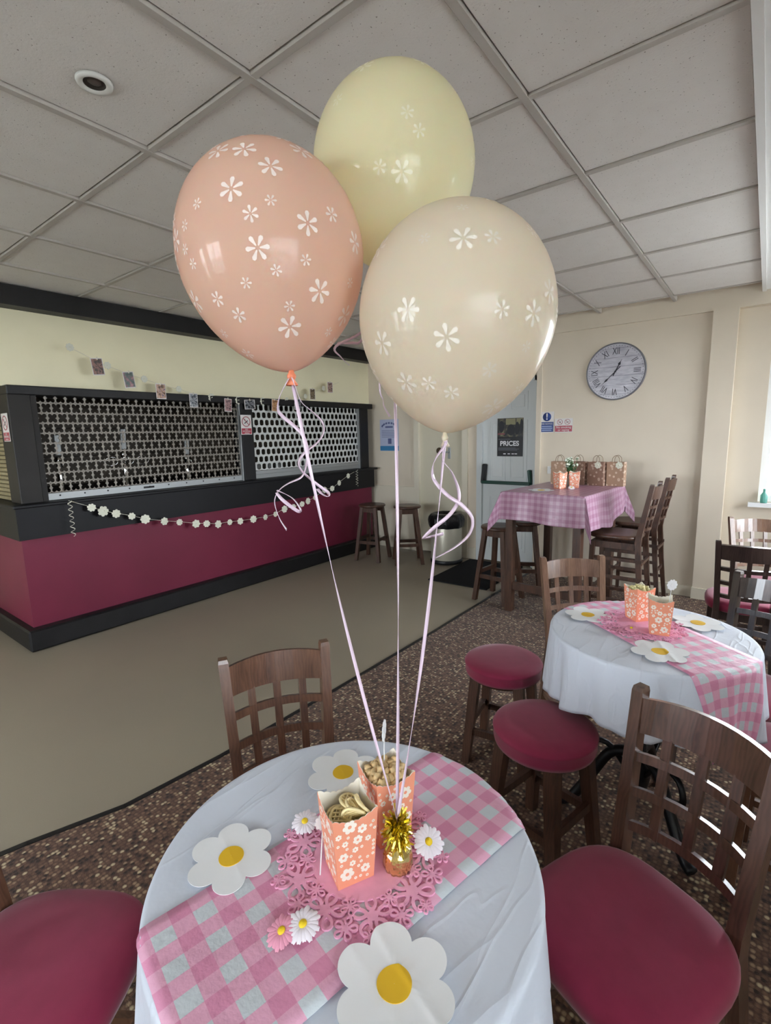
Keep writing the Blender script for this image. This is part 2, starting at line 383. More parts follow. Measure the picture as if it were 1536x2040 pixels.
# far wall: recess with the doors (Y=5.1), clock wall (Y=4.9), pilaster, window bay
D1 = (-2.56, -1.92); D2 = (-3.40, -2.76)
bm = B()
bx(bm, -5.7, D2[0], 5.1, 5.22, 0, 2.60); bx(bm, D2[0], D2[1], 5.1, 5.22, 2.0, 2.60); bx(bm, D2[1], D1[0], 5.1, 5.22, 0, 2.60)
bx(bm, D1[0], D1[1], 5.1, 5.22, 2.02, 2.60); bx(bm, D1[1], -1.8, 5.1, 5.22, 0, 2.60)
bx(bm, -1.85, -.415, 4.925, 5.2, 0, 2.60)                               # clock panel
bx(bm, -1.85, -1.80, 4.9, 4.925, 0, 2.39); bx(bm, -1.85, 1.6, 4.9, 5.02, 2.39, 2.60); bx(bm, -.415, -.245, 4.885, 5.2, 0, 2.40); bx(bm, D2[0], D1[1], 5.22, 5.3, -.05, 2.1)  # last box: unseen backing added to stop daylight leaking under the doors
WX0, WX1, WZ0, WZ1 = -.02, 1.3, .86, 2.12
bx(bm, -.245, WX0, 4.98, 5.2, 0, 2.39); bx(bm, WX1, 1.7, 4.98, 5.2, 0, 2.39); bx(bm, WX0, WX1, 4.98, 5.2, 0, WZ0); bx(bm, WX0, WX1, 4.98, 5.2, WZ1, 2.39)
struct('wall_far', bm, 'wall')
bm = B(); bx(bm, -1.85, -.415, 4.905, 4.925, .0, .10); bx(bm, -.42, -.24, 4.865, 4.885, 0, .10); bx(bm, -.245, 1.6, 4.96, 4.98, 0, .10)
bx(bm, -4.1, D2[0] - .05, 5.08, 5.1, 0, .13); bx(bm, D2[1] + .05, D1[0] - .04, 5.08, 5.1, 0, .13); struct('baseboard_far', bm, 'trim')
bm = B(); bx(bm, XL, D2[0] - .05, 5.075, 5.1, .78, .81); bx(bm, XL, D2[0] - .05, 5.085, 5.1, .13, .78); struct('trim_2', bm, 'trim')

def window(idx, x0, x1, z0, z1, y, sgn, mull, axis='x', sill=True):
    """upvc window set in a wall; sgn points from the room outwards"""
    def P(u0, u1, d0, d1, w0, w1, b, mi=0):
        a, c = sorted((y + sgn * d0, y + sgn * d1))
        if axis == 'x': bx(b, u0, u1, a, c, w0, w1, mi)
        else: bx(b, a, c, u0, u1, w0, w1, mi)
    e = sempty('window_%d' % idx)
    fw = .05; b = B()
    P(x0, x1, .06, .12, z0, z0 + fw, b); P(x0, x1, .06, .12, z1 - fw, z1, b); P(x0, x0 + fw, .06, .12, z0 + fw, z1 - fw, b); P(x1 - fw, x1, .06, .12, z0 + fw, z1 - fw, b)
    xs = [x0 + fw] + [x0 + (x1 - x0) * (i + 1) / (mull + 1) for i in range(mull)] + [x1 - fw]
    for q in xs[1:-1]: P(q - .025, q + .025, .06, .12, z0 + fw, z1 - fw, b)
    obj('window_frame', b, 'upvc', e)
    for i in range(len(xs) - 1):
        b = B(); P(xs[i] + (.025 if i else 0), xs[i + 1] - (.025 if i < len(xs) - 2 else 0), .088, .092, z0 + fw, z1 - fw, b); obj('pane', b, 'glass', e)
    if sill:
        b = B(); P(x0 - .06, x1 + .06, -.05, .06, z0 - .035, z0, b); obj('window_sill', b, 'upvc', e)
    # portal that only guides the sampling of the sky through the opening
    ld = bpy.data.lights.new('window_portal', 'AREA'); ld.shape = 'RECTANGLE'; ld.size = x1 - x0; ld.size_y = z1 - z0
    try: ld.cycles.is_portal = True
    except Exception: pass
    lo = bpy.data.objects.new('window_portal', ld); COL.objects.link(lo)
    if axis == 'x':
        lo.location = ((x0 + x1) / 2, y + sgn * .14, (z0 + z1) / 2); lo.rotation_euler = (PI / 2 * (-1 if sgn > 0 else 1), 0, 0)
    else:
        lo.location = (y + sgn * .14, (x0 + x1) / 2, (z0 + z1) / 2); lo.rotation_euler = (0, PI / 2 * (1 if sgn > 0 else -1), 0)
    return e
window(1, WX0, WX1, WZ0, WZ1, 4.98, 1, 1)
# near wall (behind the camera) with three tall windows
NW = [(-4.0, -2.9), (-2.4, -1.2)]
bm = B(); xs = [-5.7] + [v for w in NW for v in w] + [1.7]
for i in range(0, len(xs), 2): bx(bm, xs[i], xs[i + 1], -2.72, -2.6, 0, 2.60)
for a, b_ in NW: bx(bm, a, b_, -2.72, -2.6, 0, .85); bx(bm, a, b_, -2.72, -2.6, 2.15, 2.60)
struct('wall_near', bm, 'wall')
for i, (a, b_) in enumerate(NW): window(2 + i, a, b_, .85, 2.15, -2.6, -1, 1)
RW = [(-2.2, .1), (2.5, 3.5), (3.7, 4.6)]
bm = B(); ys = [-2.7] + [v for w in RW for v in w] + [5.2]
for i in range(0, len(ys), 2): bx(bm, 1.6, 1.72, ys[i], ys[i + 1], 0, 2.60)
for a, b_ in RW: bx(bm, 1.6, 1.72, a, b_, 0, .85); bx(bm, 1.6, 1.72, a, b_, 2.15, 2.60)
struct('wall_right', bm, 'wall')
for i, (a, b_) in enumerate(RW): window(4 + i, a, b_, .85, 2.15, 1.6, 1, 1, 'y')
b = B(); n = 60
ring_loft(b, [[(1.56 + .012 * math.sin(i * 1.3), -2.3 + 2.5 * i / n, z) for i in range(n + 1)] for z in (.8, 1.4, 2.25)], False, False, 0, True); tag(obj('dimming_net', b, 'net', None, False), 'unseen white net curtain added to dim the right hand window behind the front table', 'curtain')  # unseen net sheet, added to soften daylight and its glint on the balloons
bm = B(); bx(bm, -30, 30, -30, 30, -.35, -.3); struct('ground', bm, 'ground')

# ceiling: slab, lay-in tiles, grid bars, plain soffit on the window side
bm = B(); bx(bm, -5.72, 1.72, -2.72, 5.22, 2.56, 2.66); ceiling = struct('ceiling', bm, 'tile')
gx = [-.098 - .589 * i for i in range(10)]; gy = [1.058 - .605 * 6 + .605 * j for j in range(14)]
bm = B(); box(bm, (0, 0, 0), (.589 - .030, .605 - .030, .02), None, 0, .004); tile_me = mesh_of('ceiling_tile', bm, 'tile')
for i in range(9):
    for j in range(13):
        xc = (gx[i] + gx[i + 1]) / 2; yc = (gy[j] + gy[j + 1]) / 2
        if yc > (4.9 if xc > -1.85 else 5.1) or yc < -2.6: continue
        link('ceiling_tile', tile_me, ceiling, (xc, yc, ZC + .012 + .0015 * ((i * 7 + j * 3) % 3)))
for x in gx:
    b = B(); bx(b, x - .012, x + .012, -2.6, 4.88 if x > -1.85 else 5.08, ZC - .006, ZC + .03); obj('grid_bar', b, 'grid', ceiling)
for y in gy:
    if -2.6 < y < 5.1:
        b = B(); bx(b, -5.6, -.1 if y < 4.88 else -1.86, y - .011, y + .011, ZC - .004, ZC + .028); obj('grid_bar', b, 'grid', ceiling)
b = B(); bx(b, -.086, 1.6, -2.6, 4.98, ZC - .018, ZC + .03); obj('soffit_board', b, 'soffit', ceiling)
b = B(); bx(b, -.112, -.086, -2.6, 4.9, ZC - .03, ZC + .03); struct('trim_3', b, 'soffit')
t = thing('ceiling_downlight', 'round white recessed downlight, unlit, in the ceiling tile above the bar floor', 'ceiling light', (-1.645, .782, ZC + .002))
b = B(); lathe(b, [(.030, -.004), (.036, -.009), (.047, -.008), (.050, .0), (.034, .001)], 32, caps=False); obj('rim', b, 'white', t, True)
b = B(); lathe(b, [(.034, -.004), (.028, .001), (.024, .0015), (.0, .0015)], 28, caps=False); obj('recess', b, 'lampdark', t, True)
b = B(); lathe(b, [(.020, .001), (.018, -.002), (.010, -.003), (.0, -.0035)], 24, caps=False); obj('lens', b, 'lens', t, True)

# doors
def six_panel(parent, x0, x1, y, z0, z1, m, rows):
    b = B(); bx(b, x0, x1, y, y + .045, z0, z1); obj('door_leaf', b, m, parent)
    w = x1 - x0
    for (c0, c1) in ((.13, .46), (.54, .87)):
        for (r0, r1) in rows:
            b = B(); X0, X1, Z0, Z1 = x0 + w * c0, x0 + w * c1, z0 + (z1 - z0) * r0, z0 + (z1 - z0) * r1
            bx(b, X0, X1, y - .006, y + .001, Z0, Z0 + .014); bx(b, X0, X1, y - .006, y + .001, Z1 - .014, Z1); bx(b, X0, X0 + .014, y - .006, y + .001, Z0 + .014, Z1 - .014); bx(b, X1 - .014, X1, y - .006, y + .001, Z0 + .014, Z1 - .014)
            bx(b, X0 + .035, X1 - .035, y - .005, y + .001, Z0 + .035, Z1 - .035, 0, .003); obj('door_panel', b, m, parent)
d1 = sempty('door_1')
six_panel(d1, D1[0] + .03, D1[1] - .02, 5.11, .01, 1.99, 'door', ((.07, .38), (.47, .80), (.85, .95)))
b = B(); bx(b, D1[0] - .035, D1[0] + .03, 5.075, 5.12, 0, 2.04); bx(b, D1[1] - .02, D1[1] + .03, 5.085, 5.12, 0, 2.04); bx(b, D1[0] - .035, D1[1] + .03, 5.085, 5.12, 1.99, 2.04); obj('door_frame', b, 'door', d1)
b = B(); bx(b, D1[0] + .045, D1[1] - .03, 5.03, 5.06, .90, .935, 0, .006); obj('push_bar', b, 'green', d1)
b = B(); box(b, (D1[0] + .06, 5.075, 1.01), (.045, .06, .22), (0, .1, 0), 0, .01); obj('latch_case', b, 'plastic', d1)
b = B(); box(b, (D1[1] - .045, 5.075, .985), (.035, .05, .16), (0, -.12, 0), 0, .008); obj('latch_case', b, 'green', d1)
d2 = sempty('door_2')
b = B(); bx(b, D2[0] + .02, D2[1] - .02, 5.11, 5.15, .01, 1.97); obj('door_leaf', b, 'cdoor', d2)
b = B(); bx(b, D2[0] - .05, D2[0] + .02, 5.07, 5.12, 0, 2.03); bx(b, D2[1] - .02, D2[1] + .05, 5.07, 5.12, 0, 2.03); bx(b, D2[0] - .05, D2[1] + .05, 5.07, 5.12, 1.97, 2.03); obj('door_frame', b, 'trim', d2)
b = B(); bx(b, -2.985, -2.945, 5.1, 5.11, 1.17, 1.30, 0, .004); tube(b, [(-2.965, 5.1, 1.25), (-2.965, 5.06, 1.25), (-3.06, 5.055, 1.245)], .009, 8); obj('door_handle', b, 'alu', d2)
b = B(); lathe(b, [(.035, 0), (.04, .006), (.02, .012), (0, .013)], 20); obj('turn_knob', b, 'brass', d2, True, (-3.105, 5.11, 1.262), (PI / 2, 0, 0))

# ------------------------------------------------------------------ bar counter
bar = thing('bar_counter', 'long maroon panelled bar counter with black top along the left wall', 'bar counter', (-4.6, 3.05, 0))
def bpart(name, m, *boxes, parent=None):
    b = B()
    for q in boxes: bx(b, q[0] + 4.6, q[1] + 4.6, q[2] - 3.05, q[3] - 3.05, q[4], q[5], 0, q[6] if len(q) > 6 else 0)
    return obj(name, b, m, parent or bar)
bpart('plinth', 'black', (-5.55, -4.0, 1.06, 4.98, 0, .155, .012))
bpart('front_panel', 'maroon', (-5.52, -4.08, 1.115, 5.0, .155, .80))
bpart('fascia', 'blackbar', (-5.54, -4.03, 1.09, 5.0, .80, 1.025))
bpart('counter_top', 'blackbar', (-5.56, -3.99, 1.07, 5.03, 1.025, 1.05, .006))
bpart('post', 'darkbrown', (-4.27, -4.06, 1.14, 1.275, 1.05, 1.80, .004)); bpart('post', 'black', (-4.22, -4.07, 3.015, 3.15, 1.05, 1.80, .004)); bpart('post', 'black', (-4.22, -4.07, 4.80, 4.95, 1.05, 1.80, .004))
bpart('header', 'black', (-4.27, -4.05, 1.14, 5.03, 1.795, 1.858, .006)); bpart('header', 'black', (-5.55, -4.27, 1.14, 1.24, 1.70, 1.858))
bpart('back_panel', 'barback', (-5.5, -5.46, 1.3, 5.0, .0, 2.5)); 
for z in (1.3, 1.6): bpart('back_shelf', 'barback', (-5.46, -5.28, 1.4, 4.9, z, z + .025))
bpart('end_wall', 'barback', (-5.5, -4.25, 5.02, 5.06, .9, 2.5)); bpart('lid_panel', 'barback', (-5.5, -4.3, 1.25, 5.05, 2.2, 2.24)); bpart('return_wall', 'barback', (-5.5, -4.28, 1.26, 1.29, 1.05, 2.2))
for k in range(22):
    b = B(); z = 1.055 + k * .030; bx(b, -5.5 + 4.6, -4.27 + 4.6, 1.16 - 3.05, 1.175 - 3.05, z, z + .026, 0, .005); obj('return_slat', b, 'tan', bar)

def slat_mesh(name, ncol, pw, ph, off, width, hole, m, th=.008):
    """one slat of the roller grille: a plate with a row of shaped holes; u along Y, v along Z"""
    b = B(); S = len(hole)
    def cell(u0, u1, uc, cut):
        outer = []; inner = []
        for (hx, hy) in hole:
            inner.append((min(max(uc + hx, u0 + .002), u1 - .002), ph / 2 + hy))
            a = math.atan2(hy, hx); k = 1e9
            if abs(math.cos(a)) > 1e-6: k = min(k, pw / 2 / abs(math.cos(a)))
            if abs(math.sin(a)) > 1e-6: k = min(k, ph / 2 / abs(math.sin(a)))
            outer.append((min(max(uc + k * math.cos(a), u0), u1), ph / 2 + k * math.sin(a)))
        V = {}
        for key, ring, x in (('of', outer, th / 2), ('if', inner, th / 2), ('ob', outer, -th / 2), ('ib', inner, -th / 2)):
            V[key] = [b.verts.new((x, p[0], p[1])) for p in ring]
        for i in range(S):
            j = (i + 1) % S
            for q in ((V['of'][i], V['of'][j], V['if'][j], V['if'][i]), (V['ob'][j], V['ob'][i], V['ib'][i], V['ib'][j]), (V['if'][i], V['if'][j], V['ib'][j], V['ib'][i])):
                try: b.faces.new(q)
                except ValueError: pass
    u = -off
    while u < width - 1e-4:
        a, c = max(u, 0), min(u + pw, width)
        if c - a > pw * .3: cell(a, c, u + pw / 2, c - a < pw * .99)
        u += pw
    return mesh_of(name, b, m, recalc=False)
pw, ph = .0648, .0725
quat = []
for i in range(28):
    a = 2 * PI * i / 28 + .01; r = .272 + .272 * abs(math.sin(2 * a)) ** .85; quat.append((r * pw * math.cos(a), r * ph * math.sin(a)))
t = thing('security_shutter', 'bronzed roller grille with clover shaped holes over the left bar opening', 'shutter', (-4.115, 1.315, 1.05))
sa = slat_mesh('shutter_slat', 26, pw, ph, 0, 1.685, quat, 'bronze'); sb = slat_mesh('shutter_slat', 26, pw, ph, pw / 2, 1.685, quat, 'bronze')
for k in range(10):
    link('shutter_slat', sa if k % 2 else sb, t, (0, 0, .055 + k * ph * .985))
b = B(); bx(b, -.008, .014, 0, 1.685, .004, .054, 0, .003); bx(b, .014, .018, 0, 1.685, .004, .012); rail = obj('bottom_rail', b, 'alu', t)
for k in range(10):
    b = B(); lathe(b, [(.006, 0), (.006, .003), (0, .004)], 8); obj('screw_hole', b, 'ink', rail, False, (.014, .08 + k * .168, .033), (0, PI / 2, 0))  # raised dark discs; the shade inside the screw holes is in their colour
b = B(); bx(b, .014, .017, .70, .79, .02, .036); obj('lock_slot', b, 'ink', rail)  # solid dark block; the slot's inner shade is put into its colour
for y0, y1 in ((-.038, 0.0), (1.685, 1.698)):
    b = B(); bx(b, -.03, .03, y0, y1, 0, .745); obj('side_channel', b, 'darkbrown' if y0 < 0 else 'alu', t)
pw2, ph2 = .0677, .0765
hexh = []
for i in range(24):
    a = 2 * PI * i / 24 + .01; c_, s_ = abs(math.cos(a)), abs(math.sin(a))
    k = min(.0245 / max(c_, 1e-6), .029 / max(s_, 1e-6), .0365 / (c_ * .80 + s_ * .90)); hexh.append((k * math.cos(a), k * math.sin(a)))
t = thing('security_shutter', 'pale silver roller grille with tall hexagon holes over the right bar opening', 'shutter', (-4.115, 3.155, 1.05))
sa = slat_mesh('shutter_slat', 24, pw2, ph2, 0, 1.63, hexh, 'silver'); sb = slat_mesh('shutter_slat', 24, pw2, ph2, pw2 / 2, 1.63, hexh, 'silver')
for k in range(9): link('shutter_slat', sa if k % 2 else sb, t, (0, 0, .085 + k * ph2 * .97))
b = B(); bx(b, -.008, .012, 0, 1.63, .004, .045); bx(b, -.008, .02, 0, 1.63, .045, .083, 0, .003); obj('bottom_rail', b, 'alu', t)
b = B(); bx(b, -.02, .03, 1.63, 1.643, 0, .745); obj('side_channel', b, 'alu', t)
# beer taps and glasses seen through the grille
def beer_tap(x, y, lab, h=.42, ring=False):
    t = thing('beer_tap', lab, 'beer tap', (x, y, 1.052), 0, 'chrome beer taps behind the grilles')
    b = B(); lathe(b, [(.035, 0), (.035, .015), (.018, .03), (.018, h * .55), (.026, h * .58), (.026, h * .66), (0, h * .67)], 16); obj('column', b, 'chrome', t, True)
    b = B(); box(b, (.02, 0, h * .86), (.02, .045, h * .34), (0, .1, 0), 0, .004); obj('tap_handle', b, 'alu', t)
    b = B(); tube(b, [(.02, 0, h * .6), (.07, 0, h * .6), (.085, 0, h * .5)], .008, 8); obj('spout', b, 'chrome', t, True)
    if ring:
        for k in (-1, 0, 1):
            b = B(); tube(b, [(.06, k * .13 + .05 * math.cos(a * PI / 10), h * .5 + .035 * math.sin(a * PI / 10)) for a in range(21)], .004, 6); obj('badge_ring', b, 'chrome', t, True)
beer_tap(-4.3, 1.48, 'chrome beer tap behind the clover grille beside the corner post', .46)
beer_tap(-4.32, 1.98, 'chrome beer tap with ring badges behind the middle of the clover grille', .50, True)
beer_tap(-4.32, 2.55, 'chrome beer tap behind the clover grille nearest the middle post', .40)
for k, y in enumerate((3.3, 3.42, 3.56, 3.70, 4.1)):
    b = B(); lathe(b, [(.028, 0), (.038, .15), (.036, .15), (.026, .006), (0, .006)], 16, caps=False)
    o = obj('pint_glass', b, 'alu', None, True, (-4.36 - .03 * (k % 2), y, 1.05)); tag(o, 'upright pint glass on the counter behind the hexagon grille', 'glass', 'pint glasses behind the right grille')

# ------------------------------------------------------------------ no smoking signs and notices
def sign_board(name, lab, loc, rz, w, h, group=None, m='signwhite'):
    """board in its own XZ plane, facing -Y"""
    t = thing(name, lab, 'sign', loc, rz, group); b = B(); bx(b, -w / 2, w / 2, -.003, 0, 0, h); obj('sign_board', b, m, t); return t
def rect(t, name, x0, x1, z0, z1, m, y=-.0036):
    b = B(); bx(b, x0, x1, y, -.003, z0, z1); return obj(name, b, m, t)
def ring_symbol(t, x, z, r, cig=True, th=.14):
    b = B(); n = 28
    rings = [[(x + rr * math.cos(2 * PI * i / n), y, z + rr * math.sin(2 * PI * i / n)) for i in range(n)] for rr, y in ((r, -.003), (r, -.0042), (r * (1 - th), -.0042), (r * (1 - th), -.003))]
    ring_loft(b, rings, True, False, 0, False); box(b, (x, -.0042, z), (r * 1.75, .0006, r * th), (0, PI / 4, 0)); o = obj('ban_ring', b, 'redink', t)
    if cig:
        b = B(); box(b, (x, -.0036, z - r * .08), (r * 1.0, .0006, r * .16), (0, -PI / 5, 0)); box(b, (x - r * .3, -.0036, z + r * .35), (r * .1, .0006, r * .35), (0, .4, 0)); obj('cigarette', b, 'clockink', t)
FX = (PI / 2, 0, 0)
def no_smoking(lab, loc, rz):
    w, h = .125, .19
    t = sign_board('no_smoking_sign', lab, loc, rz, w, h); ring_symbol(t, 0, h * .66, w * .40)
    rect(t, 'red_band', -w * .46, w * .46, h * .03, h * .32, 'red')
    text('lettering', 'NO', .02, 'signwhite', t, (0, -.0042, h * .255), FX); text('lettering', 'SMOKING', .021, 'signwhite', t, (0, -.0042, h * .165), FX)
    rect(t, 'small_print', -w * .2, w * .25, h * .06, h * .09, 'signwhite', -.0042)
no_smoking('no smoking sign on the black post between the two bar grilles', (-4.066, 3.062, 1.50), PI / 2)
no_smoking('no smoking sign on the side of the corner post left of the clover grille', (-4.15, 1.137, 1.482), 0)
t = sign_board('mandatory_notice', 'small blue and white notice with exclamation mark on the clock wall', (-1.745, 4.922, 1.452), 0, .14, .205)
b = B(); lathe(b, [(.042, 0), (.042, .001), (0, .001)], 28); obj('blue_disc', b, 'blue', t, False, (0, -.003, .155), (PI / 2, 0, 0))
text('exclamation_mark', '!', .085, 'signwhite', t, (0, -.0045, .155), FX, bold=.002)
rect(t, 'blue_band', -.066, .066, .008, .105, 'blue'); text('lettering', 'FIRE NOTICE', .0195, 'signwhite', t, (0, -.0042, .086), FX)
for k, w in enumerate((.10, .11, .095)): rect(t, 'small_print', -w / 2, w / 2, .058 - k * .018, .065 - k * .018, 'bluelight', -.0042)
t = sign_board('no_smoking_or_vaping_sign', 'small red and white no smoking or vaping sign beside the blue notice', (-1.58, 4.922, 1.452), 0, .172, .135)
ring_symbol(t, -.036, .1, .027); ring_symbol(t, .036, .1, .027); rect(t, 'red_band', -.082, .082, .008, .065, 'red')
text('lettering', 'No smoking', .029, 'signwhite', t, (0, -.0042, .049), FX); text('lettering', 'or vaping', .029, 'signwhite', t, (0, -.0042, .024), FX)
t = tag(thing('price_poster', '', 'poster', (-2.208, 5.103, 1.205)), 'black poster reading PRICES taped to the white fire door', 'poster')
b = B(); bx(b, -.147, .147, -.003, 0, 0, .41); obj('sheet', b, 'posterblack', t)
b = B(); bx(b, -.147, .147, -.0036, -.003, .21, .41); obj('picture_print', b, 'posterpic', t); rect(t, 'picture_print', -.05, .06, .34, .405, 'posterwall', -.0042); rect(t, 'picture_print', .07, .14, .345, .405, 'posterwall', -.0042)
for x, z, w, h in ((-.1, .32, .06, .13), (.01, .285, .09, .12), (.08, .30, .05, .14), (.128, .32, .035, .16)):
    b = B(); n = 14; prism(b, [(w / 2 * math.cos(2 * PI * i / n), h / 2 * math.sin(2 * PI * i / n)) for i in range(n)], -.0005, .0005); obj('figure_print', b, 'posterfig', t, False, (x, -.005, z), (PI / 2, 0, 0))
rect(t, 'picture_print', -.14, -.06, .235, .25, 'posterred', -.0054)
text('lettering', 'PRICES', .072, 'postertext', t, (-.005, -.0046, .137), FX, bold=.0022)
for z, w in ((.182, .14), (.088, .2), (.076, .24), (.064, .22)): rect(t, 'small_print', -.135, -.135 + w, z, z + .006, 'postergrey', -.0042)
for x in (-.06, -.01, .035, .07): rect(t, 'logo_print', x - .014, x + .014, .022, .032, 'postertext', -.0042)
t = tag(thing('notice_poster', '', 'poster', (-3.843, 5.098, 1.258)), 'pale lilac poster with a blue bottom band on the wall right of the bar', 'poster')
b = B(); bx(b, -.148, .148, -.003, 0, 0, .40); obj('sheet', b, 'posterpaper', t); rect(t, 'blue_band', -.148, .148, .005, .065, 'posterblue')
for k in range(7):
    a = PI * (.85 - .7 * k / 6); b = B(); box(b, (.12 * math.cos(a), -.004, .29 + .065 * math.sin(a)), (.03, .001, .022), (0, -(a - PI / 2), 0)); obj('title_print', b, 'posterink', t)
rect(t, 'title_print', -.06, .06, .295, .315, 'posterink')
for k in range(5): rect(t, 'small_print', -.12, .12, .255 - k * .02, .26 - k * .02, 'posterink')
rect(t, 'picture_print', -.02, .035, .09, .16, 'posterink')
# clock
t = thing('wall_clock', 'large round grey plank effect wall clock with roman numerals', 'clock', (-1.13, 4.925, 1.986))
b = B(); n = 64; ring_loft(b, [[(rr * math.cos(2 * PI * i / n), y, rr * math.sin(2 * PI * i / n)) for i in range(n)] for rr, y in ((.24, -.02), (.246, -.0), (.252, 0), (.252, -.022), (.247, -.026), (.24, -.02))], True, False); obj('rim', b, 'rim', t, True)
b = B(); ring_loft(b, [[(rr * math.cos(2 * PI * i / n), y, rr * math.sin(2 * PI * i / n)) for i in range(n)] for rr, y in ((.244, 0), (.244, -.018))], True, True); obj('dial', b, 'plank', t)
for k, s in enumerate(('XII', 'I', 'II', 'III', 'IV', 'V', 'VI', 'VII', 'VIII', 'IX', 'X', 'XI')):
    a = PI / 2 - k * PI / 6; text('numeral', s, .085, 'clockink', t, (.176 * math.cos(a), -.0195, .176 * math.sin(a)), (PI / 2, -(a - PI / 2), 0), sx=.62)
b = B()
for k in range(60):
    a = k * PI / 30; box(b, (.226 * math.cos(a), -.0188, .226 * math.sin(a)), (.005, .001, .005), (0, -a, 0))
obj('minute_marks', b, 'clockink', t)
def hand(name, ang, L, w):
    b = B(); m = Matrix.Translation((0, -.024, 0)) @ Euler((0, ang, 0)).to_matrix().to_4x4() @ Euler((PI / 2, 0, 0)).to_matrix().to_4x4()
    prism(b, [(-w * .4, -L * .35), (w * .4, -L * .35), (w * .3, L * .5), (w, L * .62), (w * .2, L * .78), (0, L), (-w * .2, L * .78), (-w, L * .62), (-w * .3, L * .5)], -.0008, .0008, m); obj(name, b, 'clockink', t)
hand('hour_hand', math.radians(26), .115, .012); hand('minute_hand', math.radians(225), .165, .009)
b = B(); lathe(b, [(.008, 0), (.008, .004), (0, .005)], 14); obj('hub', b, 'clockink', t, False, (0, -.022, 0), (PI / 2, 0, 0))
t = thing('wall_socket', 'white wall socket behind the gift bags on the clock wall', 'socket', (-1.69, 4.925, 1.045)); b = B(); bx(b, -.036, .036, -.01, 0, 0, .075, 0, .003); obj('faceplate', b, 'socket', t)
b = B(); bx(b, .0, .014, -.014, -.009, .048, .062); obj('switch', b, 'plastic', t)

# ------------------------------------------------------------------ garlands and photo prints
def daisy_mesh(R, m='felt_white', n=8, th=.004):
    b = B(); prism(b, petal_outline(n, R, 1.04, 96, 0, .5), -th / 2, th / 2, Euler((PI / 2, 0, PI / 2)).to_matrix().to_4x4())
    lathe(b, [(R * .3, 0), (R * .26, .004), (0, .005)], 12); 
    return mesh_of('daisy', b, m)
low = [(1.547, .98, .9), (1.625, .942, 1.2), (1.718, .91, 1.0), (1.834, .873, .85), (1.939, .833, 1.15), (2.098, .791, 1.0), (2.231, .762, .85), (2.385, .724, 1.1), (2.489, .708, .95), (2.607, .685, 1.1), (2.732, .684, .85), (2.85, .675, 1.0), (3.004, .672, 1.1), (3.153, .67, .9), (3.284, .682, .85), (3.408, .718, 1.15), (3.534, .723, 1.0), (3.659, .74, .95), (3.75, .762, 1.1), (3.86, .789, .9), (4.016, .858, 1.1), (4.141, .863, 1.0), (4.264, .916, 1.0), (4.427, .986, .95)]
t = thing('daisy_garland', 'garland of white daisies sagging across the front of the maroon bar', 'garland', (-3.975, 1.4, 1.05))
dm = [daisy_mesh(.034), daisy_mesh(.034, n=7)]
for k, (y, z, s) in enumerate(low):
    o = link('daisy', dm[k % 2], t, (.004, y - 1.4, z - 1.05), ((k * .37) % .6 - .3, 0, (k * .53) % .3 - .15)); o.scale = (s, s, s)
b = B(); tube(b, spline([(0, 0, .0)] + [(0, y - 1.4, z - 1.05 + .004) for y, z, s in low] + [(0, 3.149, -.024)], 3), .0018, 5); obj('string', b, 'string', t)
for y0, z1 in ((1.40, .79), (4.57, .85)):
    b = B(); ribbon(b, [(.004 + .014 * math.sin(i * .9) + .014, y0 - 1.4 + .014 * math.cos(i * .9), -.0 - (1.05 - z1) * i / 44) for i in range(45)], .005); obj('curl', b, 'string', t)
t = thing('daisy_garland', 'fine string of cream daisies on the wall above the grilles, photos pegged to it', 'garland', (-4.06, 1.559, 2.146))
upd = [(1.559, 2.146), (1.808, 2.041), (2.084, 1.96), (2.379, 1.896), (2.693, 1.838), (2.981, 1.826), (3.275, 1.828), (3.593, 1.852), (3.863, 1.903), (4.15, 2.006)]
for k, (y, z) in enumerate(upd):
    o = link('daisy', dm[k % 2], t, (.006, y - 1.559, z - 2.146), ((k * .41) % .6, 0, .1)); s = 1.15 if 4 <= k <= 6 else .85; o.scale = (s, s, s)
b = B(); tube(b, spline([(0, y - 1.559, z - 2.146) for y, z in upd] + [(0, 4.42 - 1.559, 2.09 - 2.146)], 4), .0015, 5); obj('string', b, 'string', t)
php = [(1.729, 2.024, .085, .125, .1), (1.955, 1.944, .085, .125, .12), (2.208, 1.868, .085, .125, 0), (2.501, 1.806, .08, .12, 0), (2.854, 1.775, .08, .12, -.05), (3.102, 1.79, .125, .09, .05), (3.416, 1.79, .085, .125, -.08), (3.727, 1.812, .085, .12, -.1), (3.958, 1.93, .08, .12, 0), (4.243, 2.02, .085, .12, 0)]
plab = ['warm brown photo print pegged highest at the left end of the upper garland', 'green and pink photo print, second on the garland from the left', 'pale photo print of faces, third on the garland, half over the black header', 'grey photo print, fourth on the garland, over the clover grille', 'dusky photo print just left of the black post between the grilles', 'dark landscape photo print above the no smoking sign on the middle post', 'orange brown photo print hanging behind the peach balloon ribbon', 'dark grey photo print right of the peach ribbon, over the hexagon grille', 'brown photo print on the wall above the hexagon grille, second from the right', 'small photo print at the right end of the garland, nearest the wall corner']
for k, (y, z, w, h, r) in enumerate(php):
    t = thing('photo_print', plab[k], 'photo', (-4.04, y, z), 0, 'photo prints on the upper garland')
    e = Euler((r, 0, 0)); b = B(); box(b, (0, 0, 0), (.0012, w, h), e); obj('photo_paper', b, 'signwhite', t)
    b = B(); box(b, (.001, 0, .0), (.0008, w * .88, h * .9), e); obj('picture', b, PH[k], t)
    b = B(); box(b, (.003, 0, h / 2 - .002), (.008, .007, .022), e, 0, .001); obj('peg', b, 'string', t)

